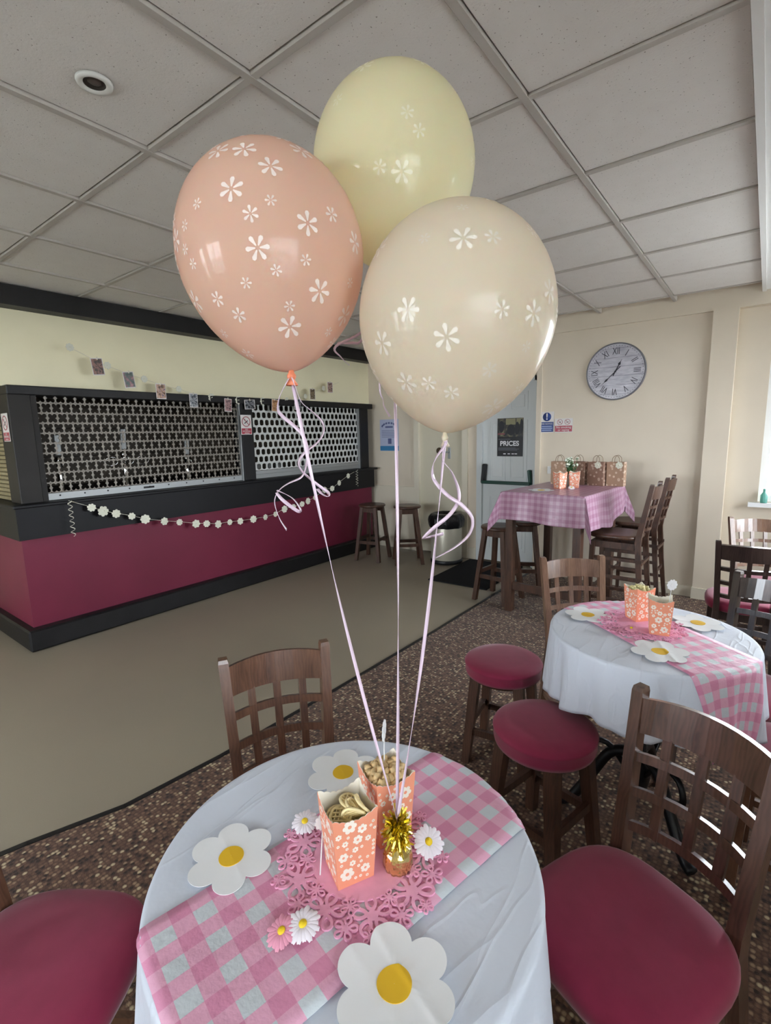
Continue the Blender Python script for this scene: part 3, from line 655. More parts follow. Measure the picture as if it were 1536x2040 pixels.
# ------------------------------------------------------------------ bin, doormat
t = thing('waste_bin', 'round cream metal bin with a black liner beside the white fire door', 'bin', (-2.835, 4.81, 0))
b = B(); lathe(b, [(.170, .03), (.176, .05), (.178, .47), (.172, .48)], 40, caps=False); obj('body', b, 'bin', t, True)
b = B(); lathe(b, [(.0, 0), (.172, 0), (.184, .01), (.184, .04), (.172, .05)], 40, caps=False); obj('base_ring', b, 'plastic', t, True)
b = B(); lathe(b, [(.186, .415), (.196, .45), (.20, .50), (.19, .54), (.165, .57), (.12, .575), (.11, .52), (0, .50)], 48, caps=False, fn=lambda a, z: 1 + .04 * math.sin(9 * a + z * 9) + .025 * math.sin(17 * a)); obj('bin_liner', b, 'bag', t, True)
b = B(); box(b, (0, 0, .006), (.64, .95, .012), None, 0, .003); tag(obj('doormat', b, 'doormat', None, False, (-2.32, 4.57, -.003), (0, 0, .03)), 'dark rectangular doormat on the floor in front of the fire door', 'doormat')

# ------------------------------------------------------------------ chairs
def arc_rail(b, w, y0f, z0, z1, bow, th, n=8, edge=0.0):
    rings = []
    for i in range(n + 1):
        x = -w + 2 * w * i / n; q = -bow * (1 - (x / w) ** 2); e = edge * (1 - (x / w) ** 2)
        ya, yb = y0f(z0) + q, y0f(z1) + q
        tl = th * .1; rings.append([(x, ya - th / 2, z0 - tl), (x, ya + th / 2, z0 + tl), (x, yb + th / 2, z1 + e + tl), (x, yb - th / 2, z1 + e - tl)])
    ring_loft(b, rings, True, True, 0, False)
def superellipse(a, c, n, ex=3.0):
    return [(a * math.copysign(abs(math.cos(2 * PI * i / n)) ** (2 / ex), math.cos(2 * PI * i / n)), c * math.copysign(abs(math.sin(2 * PI * i / n)) ** (2 / ex), math.sin(2 * PI * i / n))) for i in range(n)]
def chair_proto(wd, sh=.47, top=.85, woodseat=False):
    """returns (part name, mesh) list; the chair faces local +Y"""
    P = []; dz = sh - .47
    yb = lambda z: -.178 - .072 * max(0, (z - sh) / (top - sh))
    xw = lambda z: .130 + .018 * max(0, min(1, (z - sh) / (top - sh)))
    n = 40; b = B()
    if woodseat:
        prof = [(.92, -.03), (.99, -.026), (1, -.012), (.97, -.002), (.8, .0), (.3, -.004)]
    else:
        prof = [(.90, -.06), (.97, -.052), (1, -.035), (1, -.022), (.97, -.006), (.9, .003), (.7, .010), (.35, .014)]
    se = superellipse(.183, .188, n)
    ring_loft(b, [[(x * k, y * k + .004, sh + z) for x, y in se] for k, z in prof]); P.append(('seat', mesh_of('seat', b, wd if woodseat else 'seat', True)))
    b = B()
    for s in (-1, 1): box(b, (s * .128, 0, sh - .082), (.02, .30, .05))
    box(b, (0, .145, sh - .082), (.25, .02, .05)); box(b, (0, -.145, sh - .082), (.25, .02, .05)); P.append(('seat_frame', mesh_of('seat_frame', b, wd)))
    for s in (-1, 1):
        b = B(); sweep_rect(b, [(s * .150, .155, 0), (s * .140, .142, sh - .06)], [.026, .036], [.026, .036]); P.append(('front_leg', mesh_of('front_leg', b, wd)))
    for s in (-1, 1):
        b = B(); zs = [0, sh * .5, sh - .05, sh, sh + .12, sh + .25, top - .01, top]
        pts = [(s * (.150 if z < sh * .3 else (.138 if z < sh - .1 else xw(z))), (-.232 + (.06) * (z / (sh - .05)) ** .8) if z < sh - .04 else yb(z), z) for z in zs]
        sweep_rect(b, pts, [.026, .028, .03, .03, .029, .028, .028, .024], [.03, .036, .04, .04, .036, .032, .030, .026]); P.append(('back_post', mesh_of('back_post', b, wd)))
    H = top - sh; zt = lambda f: sh + H * f
    b = B(); arc_rail(b, xw(zt(.84)) - .01, yb, zt(.715), zt(.935), .038, .018, 10, .006); P.append(('top_rail', mesh_of('top_rail', b, wd)))
    for f in (.535, .315, .10):
        b = B(); arc_rail(b, xw(zt(f)) - .01, yb, zt(f), zt(f) + .022, .035, .014); P.append(('lattice_rail', mesh_of('lattice_rail', b, wd)))
    for x in (-.074, 0, .074):
        b = B(); rings = []
        for z in (zt(.10), zt(.32), zt(.55), zt(.73)):
            w = xw(z); y = yb(z) - .036 * (1 - (x / w) ** 2) + .002; xx = x * (w / .14)
            rings.append([(xx - .011, y - .006, z), (xx + .011, y - .006, z), (xx + .011, y + .006, z), (xx - .011, y + .006, z)])
        ring_loft(b, rings, True, True, 0, False); P.append(('lattice_slat', mesh_of('lattice_slat', b, wd)))
    levels = [.16] if not woodseat else [.18, .36, .50]
    for z in levels:
        for s in (-1, 1):
            b = B(); box(b, (s * .143, -.028, z), (.016, .36, .024)); P.append(('stretcher', mesh_of('stretcher', b, wd)))
    for z in ([.22] if not woodseat else [.22, .42]):
        b = B(); box(b, (0, .148, z + .02), (.28, .016, .026)); P.append(('stretcher', mesh_of('stretcher', b, wd)))
        b = B(); box(b, (0, -.20, z + .06), (.27, .016, .022)); P.append(('stretcher', mesh_of('stretcher', b, wd)))
    return P
def place(proto, name, lab, cat, x, y, rz, group=None, sc=1.0):
    t = thing(name, lab, cat, (x, y, .004 if x > -1.86 else 0), rz, group)
    for nm, me in proto: link(nm, me, t)
    if sc != 1.0: t.scale = (sc, sc, sc)
    return t
def facing(fx, fy): return math.atan2(-fx, fy)
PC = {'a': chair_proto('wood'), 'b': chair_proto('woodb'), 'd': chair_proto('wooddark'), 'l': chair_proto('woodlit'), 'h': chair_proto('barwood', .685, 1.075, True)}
G = 'lattice back dining chairs'
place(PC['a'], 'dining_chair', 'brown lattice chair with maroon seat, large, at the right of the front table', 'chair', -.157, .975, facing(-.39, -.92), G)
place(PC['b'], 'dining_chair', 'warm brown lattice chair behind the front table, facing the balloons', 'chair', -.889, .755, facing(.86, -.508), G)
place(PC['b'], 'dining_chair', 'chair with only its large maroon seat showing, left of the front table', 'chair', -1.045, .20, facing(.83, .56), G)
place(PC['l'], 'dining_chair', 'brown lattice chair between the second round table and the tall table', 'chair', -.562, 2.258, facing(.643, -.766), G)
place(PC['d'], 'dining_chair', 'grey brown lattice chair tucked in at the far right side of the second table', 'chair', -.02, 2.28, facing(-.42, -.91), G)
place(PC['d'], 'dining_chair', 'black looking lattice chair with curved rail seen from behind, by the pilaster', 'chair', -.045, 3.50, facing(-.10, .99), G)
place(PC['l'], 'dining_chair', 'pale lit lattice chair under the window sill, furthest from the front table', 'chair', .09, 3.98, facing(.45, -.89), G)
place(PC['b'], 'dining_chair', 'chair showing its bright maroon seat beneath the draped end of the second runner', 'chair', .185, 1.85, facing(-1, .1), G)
place(PC['h'], 'bar_chair', 'tall slatted wooden bar chair on the near right side of the tall table', 'chair', -.86, 4.055, facing(-1, .02), 'tall bar chairs')
place(PC['h'], 'bar_chair', 'tall wooden bar chair behind another, against the clock wall', 'chair', -.85, 4.66, facing(-1, .02), 'tall bar chairs')

def stool_proto():
    P = []; b = B(); lathe(b, [(.15, .40), (.164, .405), (.168, .42), (.168, .447), (.171, .452), (.168, .458), (.155, .467), (.11, .475), (.05, .478), (0, .479)], 44, caps=False); P.append(('seat', mesh_of('seat', b, 'seat', True)))
    for sx in (-1, 1):
        for sy in (-1, 1):
            b = B(); sweep_rect(b, [(sx * .128, sy * .128, 0), (sx * .094, sy * .094, .41)], [.034, .042], [.034, .042]); P.append(('leg', mesh_of('leg', b, 'barwood')))
    for s in (-1, 1):
        b = B(); box(b, (0, s * .117, .15), (.22, .018, .03)); P.append(('stretcher', mesh_of('stretcher', b, 'barwood')))
        b = B(); box(b, (s * .115, 0, .18), (.018, .22, .03)); P.append(('stretcher', mesh_of('stretcher', b, 'barwood')))
    b = B(); lathe(b, [(.0, .385), (.14, .385), (.14, .402), (0, .402)], 28, caps=False); P.append(('seat_base', mesh_of('seat_base', b, 'barwood')))
    return P
def barstool_proto():
    P = []; b = B(); lathe(b, [(0, .635), (.148, .635), (.158, .642), (.158, .655), (.150, .663), (.06, .659), (0, .658)], 40, caps=False); P.append(('seat', mesh_of('seat', b, 'barwood', True)))
    for sx in (-1, 1):
        for sy in (-1, 1):
            b = B(); sweep_rect(b, [(sx * .15, sy * .15, 0), (sx * .085, sy * .085, .64)], .038, .038); P.append(('leg', mesh_of('leg', b, 'barwood')))
    for s in (-1, 1):
        b = B(); box(b, (0, s * .127, .22), (.24, .02, .035)); P.append(('footrail', mesh_of('footrail', b, 'barwood')))
        b = B(); box(b, (s * .124, 0, .255), (.02, .24, .035)); P.append(('footrail', mesh_of('footrail', b, 'barwood')))
        b = B(); box(b, (0, s * .088, .60), (.16, .018, .05)); P.append(('apron', mesh_of('apron', b, 'barwood')))
    return P
SP, BP = stool_proto(), barstool_proto()
place(SP, 'low_stool', 'round maroon padded stool beside the white cloth of the second table', 'stool', -.86, 1.955, math.radians(8), 'low maroon stools')
place(SP, 'low_stool', 'round maroon padded stool between the two round tables, nearer the front one', 'stool', -.53, 1.555, math.radians(-14), 'low maroon stools', 1.02)
place(BP, 'bar_stool', 'round topped wooden bar stool against the right end of the bar', 'stool', -3.64, 4.46, math.radians(11), 'wooden bar stools')
place(BP, 'bar_stool', 'round topped wooden bar stool next to the cream bin', 'stool', -3.21, 4.57, math.radians(42), 'wooden bar stools')
place(BP, 'bar_stool', 'round topped wooden bar stool at the near left corner of the tall table', 'stool', -1.79, 3.94, math.radians(-6), 'wooden bar stools')
place(BP, 'bar_stool', 'dark round topped bar stool under the far left side of the tall table', 'stool', -1.70, 4.28, math.radians(25), 'wooden bar stools')

# ------------------------------------------------------------------ round tables with cloths
T = .75
class Cloth:
    def __init__(s, cx, cy, R, D, seed, amp=.020):
        s.cx, s.cy, s.R, s.D, s.amp = cx, cy, R, D, amp; s.q = random.Random(seed); s.p = [s.q.uniform(0, 6.28) for _ in range(6)]
    def drop(s, a): return s.D * (1 + .05 * math.sin(3 * a + s.p[0]) + .035 * math.sin(5 * a + s.p[1]) + .02 * math.sin(11 * a + s.p[2]))
    def fold(s, a): return .5 * math.sin(11 * a + s.p[3] + .7 * math.sin(2 * a)) + .35 * math.sin(17 * a + s.p[4]) + .22 * math.sin(29 * a + s.p[5])
    def surf(s, a, d, off=0.0):
        e = .010
        if d < e * PI / 2:
            q = d / e; r = s.R - e + e * math.sin(q); z = T - e + e * math.cos(q); n = (math.sin(q), math.cos(q))
        else:
            k = (d - e * PI / 2) / s.D; r = s.R + .016 * k + s.amp * min(1.2, k) ** .9 * s.fold(a); z = T - e - (d - e * PI / 2) * .985; n = (1, 0)
        r += off * n[0]; z += off * n[1]
        return Vector((s.cx + r * math.cos(a), s.cy + r * math.sin(a), z))
    def at(s, x, y, off=0.0):
        dx, dy = x - s.cx, y - s.cy; rr = math.hypot(dx, dy); R0 = s.R - .010
        if rr <= R0: return Vector((x, y, T + off))
        return s.surf(math.atan2(dy, dx), rr - R0, off)
    def build(s, label):
        b = B(); n = 200; rings = []
        for k in (.0001, .12, .25, .38, .5, .62, .74, .85, .94, 1.0):
            ring = []
            for i in range(n):
                a = 2 * PI * i / n; r = (s.R - .010) * k; x, y = s.cx + r * math.cos(a), s.cy + r * math.sin(a)
                w = .0012 * (noise.noise((x * 14, y * 14, 3)) + .6 * abs(noise.noise((x * 30, y * 9, 7)))) * (1 - k ** 8)
                ring.append((x, y, T - .0015 + w))
            rings.append(ring)
        for j in range(1, 22):
            rings.append([s.surf(2 * PI * i / n, (s.drop(2 * PI * i / n)) * (j / 21) ** 1.15) for i in range(n)])
        o = None; ring_loft(b, rings, True, True, 0, True); o = obj('tablecloth', b, 'cloth', None, False); return tag(o, label, 'tablecloth', 'white round tablecloths')
def pedestal(x, y, lab, R, rz):
    t = thing('round_table', lab, 'table', (x, y, .004), rz, 'round pedestal tables')
    b = B(); lathe(b, [(0, .715), (R - .02, .715), (R - .014, .72), (R - .014, .738), (0, .738)], 48, caps=False); obj('tabletop', b, 'wood', t)
    b = B(); lathe(b, [(.03, .10), (.042, .16), (.05, .22), (.03, .26), (.024, .34), (.024, .60), (.034, .66), (.06, .69), (.13, .714)], 20, caps=True); obj('column', b, 'castiron', t, True)
    for k in range(3):
        a = 2 * PI * k / 3; b = B(); ca, sa = math.cos(a), math.sin(a)
        tube(b, spline([(.03 * ca, .03 * sa, .27), (.10 * ca, .10 * sa, .25), (.17 * ca, .17 * sa, .13), (.23 * ca, .23 * sa, .035), (.27 * ca, .27 * sa, .014)], 5), [.02 + .004 * math.sin(i) * 0 for i in range(21)], 8)
        tube(b, spline([(.04 * ca, .04 * sa, .20), (.11 * ca, .11 * sa, .29), (.19 * ca, .19 * sa, .285), (.21 * ca, .21 * sa, .22), (.16 * ca, .16 * sa, .19)], 4), .011, 6)
        obj('leg', b, 'castiron', t, True)
C1 = Cloth(-.526, .551, .33, .245, 5); C2 = Cloth(-.285, 1.905, .335, .235, 9, .024)
pedestal(-.526, .551, 'round pedestal table under the white cloth in the foreground', .325, .4)
pedestal(-.29, 1.90, 'round table with black scrolled iron legs under the second white cloth', .328, math.radians(200))
C1.build('white round tablecloth on the front table with the balloons')
C2.build('white round tablecloth hanging in folds on the second table by the maroon stools')
def runner(C, origin, d, L, w, s0, lab, off=.002, nv=16):
    """strip from origin along unit d; w its width to the right of d; draped over the cloth C"""
    b = B(); uvl = b.loops.layers.uv.new('UVMap'); d = Vector(d).normalized(); nrm = Vector((d.y, -d.x)); nu = int(L / .012); grid = []
    def pos(u, v): return C.at(origin[0] + d.x * u + nrm.x * v, origin[1] + d.y * u + nrm.y * v, off + .0006 * noise.noise((u * 30, v * 30, 1)))
    for i in range(nu + 1):
        row = []
        for j in range(nv + 1):
            u, v = L * i / nu, w * j / nv; row.append((b.verts.new(pos(u, v)), (v, u + s0)))
        grid.append(row)
    for i in range(nu):
        for j in range(nv):
            q = [grid[i][j], grid[i][j + 1], grid[i + 1][j + 1], grid[i + 1][j]]; f = b.faces.new([x[0] for x in q]); f.smooth = True
            for lp, x in zip(f.loops, q): lp[uvl].uv = x[1]
    o = obj('table_runner', b, 'ging'); so = o.modifiers.new('thickness', 'SOLIDIFY'); so.thickness = .0007; so.offset = 1
    return tag(o, lab, 'table runner', 'pink gingham runners')
runner(C1, (-.690, .256), (.217, .976), .76, .265, .012, 'pink and white gingham runner crossing the front table under the popcorn boxes')
runner(C2, (-.514, 2.264), (.80, -.60), .985, .285, 0, 'pink and white gingham runner draped over the near right edge of the second table'); 

def napkin(x, y, z, R, rz, lab, folded=0.0, C=None, seed=1):
    q = random.Random(seed); t = thing('daisy_napkin', lab, 'napkin', (x, y, z), rz, 'daisy shaped paper napkins'); out = petal_outline(6, R, .66, 120)
    lift = [q.uniform(-.0005, .009) for _ in range(6)]
    def hz(px, py, base):
        r = math.hypot(px, py); a = math.atan2(py, px) % (2 * PI); k = a / (PI / 3); i = int(k) % 6; f = k - int(k); L = lift[i] * (1 - f) + lift[(i + 1) % 6] * f
        crease = (.0035 * math.exp(-abs(px - folded) / .006) + .002 * math.exp(-abs(px + folded * 1.3) / .008)) if folded else .0012 * math.exp(-abs(px * .6 + py * .8) / .01)
        return base + (L * max(0, r / R - .4) ** 1.5) + crease
    b = B(); S = len(out); P3 = lambda k, dz: [(px * k, py * k, hz(px * k, py * k, .0008) + dz) for px, py in out]
    ring_loft(b, [P3(k, .0005) for k in (1.0, .9, .78, .64, .5, .36, .22, .1, .004)], True, False, 0, True)
    ring_loft(b, [P3(k, -.0004) for k in (1.0, .78, .5, .22, .004)], True, False, 0, True); ring_loft(b, [P3(1.0, -.0004), P3(1.0, .0005)], True, False, 0, False); obj('petals', b, 'paper', t)
    b = B(); n = 36; C3 = lambda rr, dz: [(rr * math.cos(2 * PI * i / n), rr * math.sin(2 * PI * i / n), hz(rr * math.cos(2 * PI * i / n), rr * math.sin(2 * PI * i / n), .0008) + dz) for i in range(n)]
    ring_loft(b, [C3(R * .285 * k, .0014) for k in (1, .85, .7, .55, .4, .25, .12, .01)], True, False, 0, True); ring_loft(b, [C3(R * .285, .0003), C3(R * .285, .0014)], True, False, 0, False); obj('yellow_centre', b, 'yolk', t)
    return t
napkin(-.683, .424, T + .0035, .074, .35, 'white daisy shaped napkin with yellow centre at the left of the front table', 0, C1, 3)
napkin(-.334, .429, T + .0062, .082, 1.25, 'creased white daisy napkin nearest the camera on the front table', .018, C1, 5)
napkin(-.672, .700, T + .002, .078, .1, 'white daisy napkin half hidden behind the popcorn boxes on the front table', 0, C1, 8)
napkin(-.505, 1.945, T + .003, .085, .2, 'white daisy napkin on the left of the second table', 0, C2, 11)
napkin(-.222, 1.735, T + .004, .088, .5, 'white daisy napkin on the near side of the second table', .02, C2, 12)
napkin(-.150, 2.085, T + .003, .085, .8, 'white daisy napkin on the far right of the second table', 0, C2, 13)

def felt_flower(R, n=5):
    """flat felt flower: n teardrop loops round a small hub"""
    b = B(); th = .003
    for k in range(n):
        a0 = 2 * PI * k / n; outer = []; inner = []; S = 14
        for i in range(S):
            q = 2 * PI * i / S; rx = R * .60 + R * .40 * math.cos(q); wv = R * .36 * math.sin(q) * (.55 + .45 * (rx / R))
            outer.append((rx, wv)); inner.append((R * .63 + R * .24 * math.cos(q), R * .19 * math.sin(q) * (.5 + .5 * (rx / R))))
        rot = lambda p, z: (p[0] * math.cos(a0) - p[1] * math.sin(a0), p[0] * math.sin(a0) + p[1] * math.cos(a0), z)
        ring_loft(b, [[rot(p, 0) for p in outer], [rot(p, th) for p in outer], [rot(p, th) for p in inner], [rot(p, 0) for p in inner], [rot(p, 0) for p in outer]], True, False, 0, False)
    lathe(b, [(R * .27, 0), (R * .27, th), (0, th)], 12, smooth=False); return mesh_of('felt_flower', b, 'felt')
FL = [felt_flower(.034), felt_flower(.024), felt_flower(.016)]
def doily(x, y, z, lab, s=1.0, seed=2):
    q = random.Random(seed); t = thing('felt_doily', lab, 'doily', (x, y, z), 0, 'pink felt flower doilies')
    b = B(); lathe(b, [(.0, 0), (.082 * s, 0), (.082 * s, .0026), (0, .0026)], 48, caps=False, smooth=False); obj('centre_disc', b, 'felt', t)
    for k in range(9):
        a = 2 * PI * k / 9; o = link('felt_flower', FL[0] if k % 2 == 0 or True else FL[1], t, (.108 * s * math.cos(a), .108 * s * math.sin(a), .0004 * (k % 2)), (0, 0, q.uniform(0, 6))); o.scale = (s * (.95 if k % 3 else 1.08),) * 2 + (1,)
    for k in range(9):
        a = 2 * PI * (k + .5) / 9; o = link('felt_flower', FL[1], t, (.126 * s * math.cos(a), .126 * s * math.sin(a), .0007), (0, 0, q.uniform(0, 6))); o.scale = (s * .8, s * .8, 1)
        o = link('felt_flower', FL[2], t, (.140 * s * math.cos(a + .28), .140 * s * math.sin(a + .28), .0012), (0, 0, q.uniform(0, 6))); o.scale = (s * .8, s * .8, 1)
        o = link('felt_flower', FL[2], t, (.092 * s * math.cos(a), .092 * s * math.sin(a), .0009), (0, 0, q.uniform(0, 6))); o.scale = (s, s, 1)
doily(-.500, .556, T + .0032, 'pink felt flower doily under the popcorn boxes on the front table')
doily(-.315, 1.945, T + .0032, 'pink felt flower doily under the boxes on the second table', 1.0, 6)

def scallop_carton(lab, x, y, z, rz, h=.13, wb=.031, wt=.0385, seed=1, cat='carton', sc=1.0, decal=True):
    q = random.Random(seed); t = thing('popcorn_carton', lab, 'carton', (x, y, z), rz, 'coral daisy popcorn cartons'); n = 28
    b = B(); cor = [(-1, -1), (1, -1), (1, 1), (-1, 1)]; rings = {k: [] for k in ('ob', 'ot', 'it', 'ib')}
    for s in range(4):
        c0, c1 = cor[s], cor[(s + 1) % 4]
        for i in range(n):
            f = i / n; ux, uy = c0[0] + (c1[0] - c0[0]) * f, c0[1] + (c1[1] - c0[1]) * f
            zt = h - .012 * math.sin(PI * f) + .0022 * abs(math.sin(PI * f * 7)); k = zt / h; wtt = wb + (wt - wb) * k
            rings['ob'].append((ux * wb, uy * wb, 0)); rings['ot'].append((ux * wtt, uy * wtt, zt)); rings['it'].append((ux * (wtt - .0009), uy * (wtt - .0009), zt)); rings['ib'].append((ux * (wb - .0009), uy * (wb - .0009), .002))
    ring_loft(b, [rings['ob'], rings['ot']], True, False, 0, False); ring_loft(b, [rings['ot'], rings['it'], rings['ib']], True, False, 1, False)
    b.faces.new([b.verts.new(p) for p in rings['ob'][::-1]]); f = b.faces.new([b.verts.new((p[0], p[1], .002)) for p in rings['ib']]); f.material_index = 1
    for f in b.faces: f.smooth = False
    o = link('carton_walls', mesh_of('carton_walls', b, ['carton', 'cartonin'], recalc=False), t)
    if decal:
        b = B()
        for s in range(4):
            ang = s * PI / 2; placed = []
            for tr in range(420):
                rad = .0122 if len(placed) < 2 else (.0085 if len(placed) < 6 else (.0055 if len(placed) < 11 else .0028))
                zz = q.uniform(.008, h - .018); lim = wb + (wt - wb) * zz / h - rad - .001; xx = q.uniform(-lim, lim)
                if zz - rad < .002 or any(math.hypot(xx - p[0], zz - p[1]) < rad + p[2] + .0015 for p in placed): continue
                placed.append((xx, zz, rad))
                if len(placed) > 30: break
            tilt = math.atan2(wt - wb, h)
            for xx, zz, rad in placed:
                off = wb + (wt - wb) * zz / h + .0003
                m = Matrix.Rotation(ang, 4, 'Z') @ Matrix.Translation((xx, -off, zz)) @ Matrix.Rotation(PI / 2 - tilt * -1, 4, 'X') @ Matrix.Rotation(q.uniform(0, 6), 4, 'Z')
                prism(b, petal_outline(6, rad, .62, 36), -.00012, .00012, m, 0); n2 = 10
                prism(b, [(rad * .27 * math.cos(2 * PI * i / n2), rad * .27 * math.sin(2 * PI * i / n2)) for i in range(n2)], .00012, .0002, m, 1)
        o = obj('daisy_print', b, ['print', 'coral'], t); o['kind'] = 'stuff'
    if sc != 1: t.scale = (sc,) * 3
    return t
Z1 = T + .0062
scallop_carton('coral daisy carton of waffle crisps in front, on the front table doily', -.500, .527, Z1, math.radians(-27), seed=4)
scallop_carton('coral daisy carton of golden popcorn behind the crisps on the front table', -.497, .628, Z1, math.radians(-24), seed=6)
scallop_carton('coral daisy carton of popcorn at the left on the second table', -.338, 2.005, Z1, math.radians(-42), seed=8)
scallop_carton('coral daisy carton at the right on the second table, a daisy pick in it', -.252, 1.905, Z1, math.radians(12), seed=9)
# popcorn and crisps
def corn_mesh(m, seed):
    b = B(); bmesh.ops.create_icosphere(b, subdivisions=2, radius=.0068)
    for v in b.verts:
        p = v.co.normalized(); k = 1 + .55 * noise.noise(p * 1.7 + Vector((seed * 3.1, 0, 0))) + .25 * noise.noise(p * 4 + Vector((0, seed, 0))); v.co = v.co * k
    return mesh_of('popcorn', b, m, True)
CM = [corn_mesh('popcorn', k) for k in range(4)]; CY = [corn_mesh('popcorny', k) for k in range(4)]
def heap(cx, cy, rz, z0, meshes, label, group, cnt, half, seed):
    q = random.Random(seed); c, s = math.cos(rz), math.sin(rz); pts = []
    for tr in range(4000):
        if len(pts) >= cnt: break
        u, v = q.uniform(-half, half), q.uniform(-half, half); zz = z0 + q.uniform(0, .016) + .010 * (1 - (u * u + v * v) / (2 * half * half))
        p = Vector((cx + c * u - s * v, cy + s * u + c * v, zz))
        if all((p - o).length > .0096 for o in pts): pts.append(p)
    for p in pts:
        o = link('popcorn', q.choice(meshes), None, p, (q.uniform(0, 6), q.uniform(0, 6), q.uniform(0, 6))); o.scale = (q.uniform(1.0, 1.3),) * 3; tag(o, label, 'popcorn', group)
    return
heap(-.497, .628, math.radians(-24), Z1 + .102, CM, 'piece of golden popcorn in the rear carton on the front table', 'golden popcorn in the rear carton', 62, .029, 3)
heap(-.338, 2.005, math.radians(-42), Z1 + .102, CY, 'piece of pale popcorn in the left carton on the second table', 'pale popcorn in the left carton', 34, .028, 4)
for (cx, cy, rz) in ((-.497, .628, math.radians(-24)), (-.338, 2.005, math.radians(-42)), (-.500, .527, math.radians(-27))): pass
def crisp_mesh():
    b = B(); R = .0185; tube(b, [(R * math.cos(i * PI / 12), R * math.sin(i * PI / 12), .0025 * math.cos(2 * i * PI / 12)) for i in range(24)], .0026, 6, closed=True)
    for k in (-.56, -.19, .19, .56):
        x = k * R; L = math.sqrt(R * R - x * x); w = .0021
        box(b, (x, 0, 0), (w, 2 * L, .0022)); box(b, (0, x, .0012), (2 * L, w, .0022))
    return mesh_of('waffle_crisp', b, 'crisp')
CR = crisp_mesh(); q = random.Random(12)
rz = math.radians(-27); c, s = math.cos(rz), math.sin(rz)
for k, (u, v, zz, ax, ay) in enumerate([(-.013, -.012, .070, .1, .2), (.014, -.013, .071, -.1, -.15), (-.012, .014, .072, .2, .1), (.014, .013, .073, -.15, .1), (0, -.004, .079, .15, -.1), (-.013, -.012, .085, .25, .3), (.012, -.014, .086, .1, -.35), (.012, .012, .090, -.3, -.2), (-.012, .013, .090, -.35, .25), (0, -.010, .097, .3, .12),
    (-.010, .010, .104, -.5, .2), (.008, .013, .108, -.75, -.1), (.019, .004, .108, -.3, -1.0), (.013, .022, .112, -1.1, -.2)]):
    o = link('waffle_crisp', CR, None, (-.500 + c * u - s * v, .527 + s * u + c * v, Z1 + zz + .007), (ax, ay, q.uniform(0, 6)))
    o.rotation_euler = (Matrix.Rotation(rz, 4, 'Z') @ Euler((ax, ay, 0)).to_matrix().to_4x4() @ Matrix.Rotation(q.uniform(0, 6), 4, 'Z')).to_euler()
    tag(o, 'round lattice waffle crisp in the front carton', 'crisp', 'waffle crisps in the front carton')

# fabric daisies and picks
def fabric_daisy(x, y, z, R, m, lab, tilt=(0, 0, 0), n=18, group='small fabric daisies'):
    t = thing('fabric_daisy', lab, 'flower', (x, y, z), 0, group); t.rotation_euler = tilt
    for k in range(n):
        a = 2 * PI * k / n; b = B(); L = R * (.92 + .08 * math.sin(k * 2.3))
        rings = []
        for f, w, zz in ((.18, .10, .004), (.45, .125, .0055), (.8, .16, .004), (1.0, .09, .002)):
            ww = R * w; r = L * f; rings.append([(r * math.cos(a) - sgn * ww * math.sin(a), r * math.sin(a) + sgn * ww * math.cos(a), zz + (.0015 if abs(sgn) < .5 else 0)) for sgn in (-1, 0, 1)])
        ring_loft(b, rings, False, False, 0, True); obj('petal', b, m, t)
    b = B(); lathe(b, [(R * .24, .003), (R * .22, .007), (R * .12, .009), (0, .0095)], 14, caps=False); obj('flower_centre', b, 'yellow', t, True)
    return t
fabric_daisy(-.506, .387, T + .007, .026, 'pinkpetal', 'pink fabric daisy tucked under a white one on the front runner', (.25, -.2, .3))
fabric_daisy(-.484, .408, T + .014, .027, 'whitepetal', 'white fabric daisy resting on a pink one at the front of the runner', (.2, .0, 0))
fabric_daisy(-.629, .548, T + .010, .026, 'whitepetal', 'white fabric daisy at the left of the crisp carton on the doily', (.2, .1, 0))
fabric_daisy(-.416, .640, T + .016, .029, 'whitepetal', 'white fabric daisy at the right of the gold balloon weight', (.45, .35, .4))
fabric_daisy(-.333, 1.865, T + .012, .022, 'pinkpetal', 'pink fabric daisy in front of the cartons on the second table', (.3, 0, 0))
def pick(lab, base, tip, face, R=.017):
    t = thing('daisy_pick', lab, 'daisy pick', base, 0, 'white daisy picks'); base, tip = Vector(base), Vector(tip); d = tip - base
    b = B(); tube(b, [(0, 0, 0), d], .0011, 6); obj('stick', b, 'paper', t)
    m = Matrix.Translation(d) @ Matrix.Rotation(face, 4, 'Z') @ Matrix.Rotation(PI / 2, 4, 'X'); b = B(); prism(b, petal_outline(10, R, .6, 80), -.0009, .0009, m); lathe_c = [(R * .3 * math.cos(i * PI / 7), R * .3 * math.sin(i * PI / 7)) for i in range(14)]; prism(b, lathe_c, .0009, .002, m); obj('paper_daisy', b, 'paper', t)
pick('white daisy pick standing edge on in the golden popcorn', (-.512, .640, Z1 + .02), (-.509, .641, .945), math.radians(118), .019)
pick('white daisy pick standing in the right carton on the second table', (-.235, 1.915, Z1 + .02), (-.222, 1.918, .932), math.radians(45), .02)
pick('white daisy pick leaning on the left side of the crisp carton', (-.530, .488, Z1 + .001), (-.548, .517, .826), math.radians(60), .015)

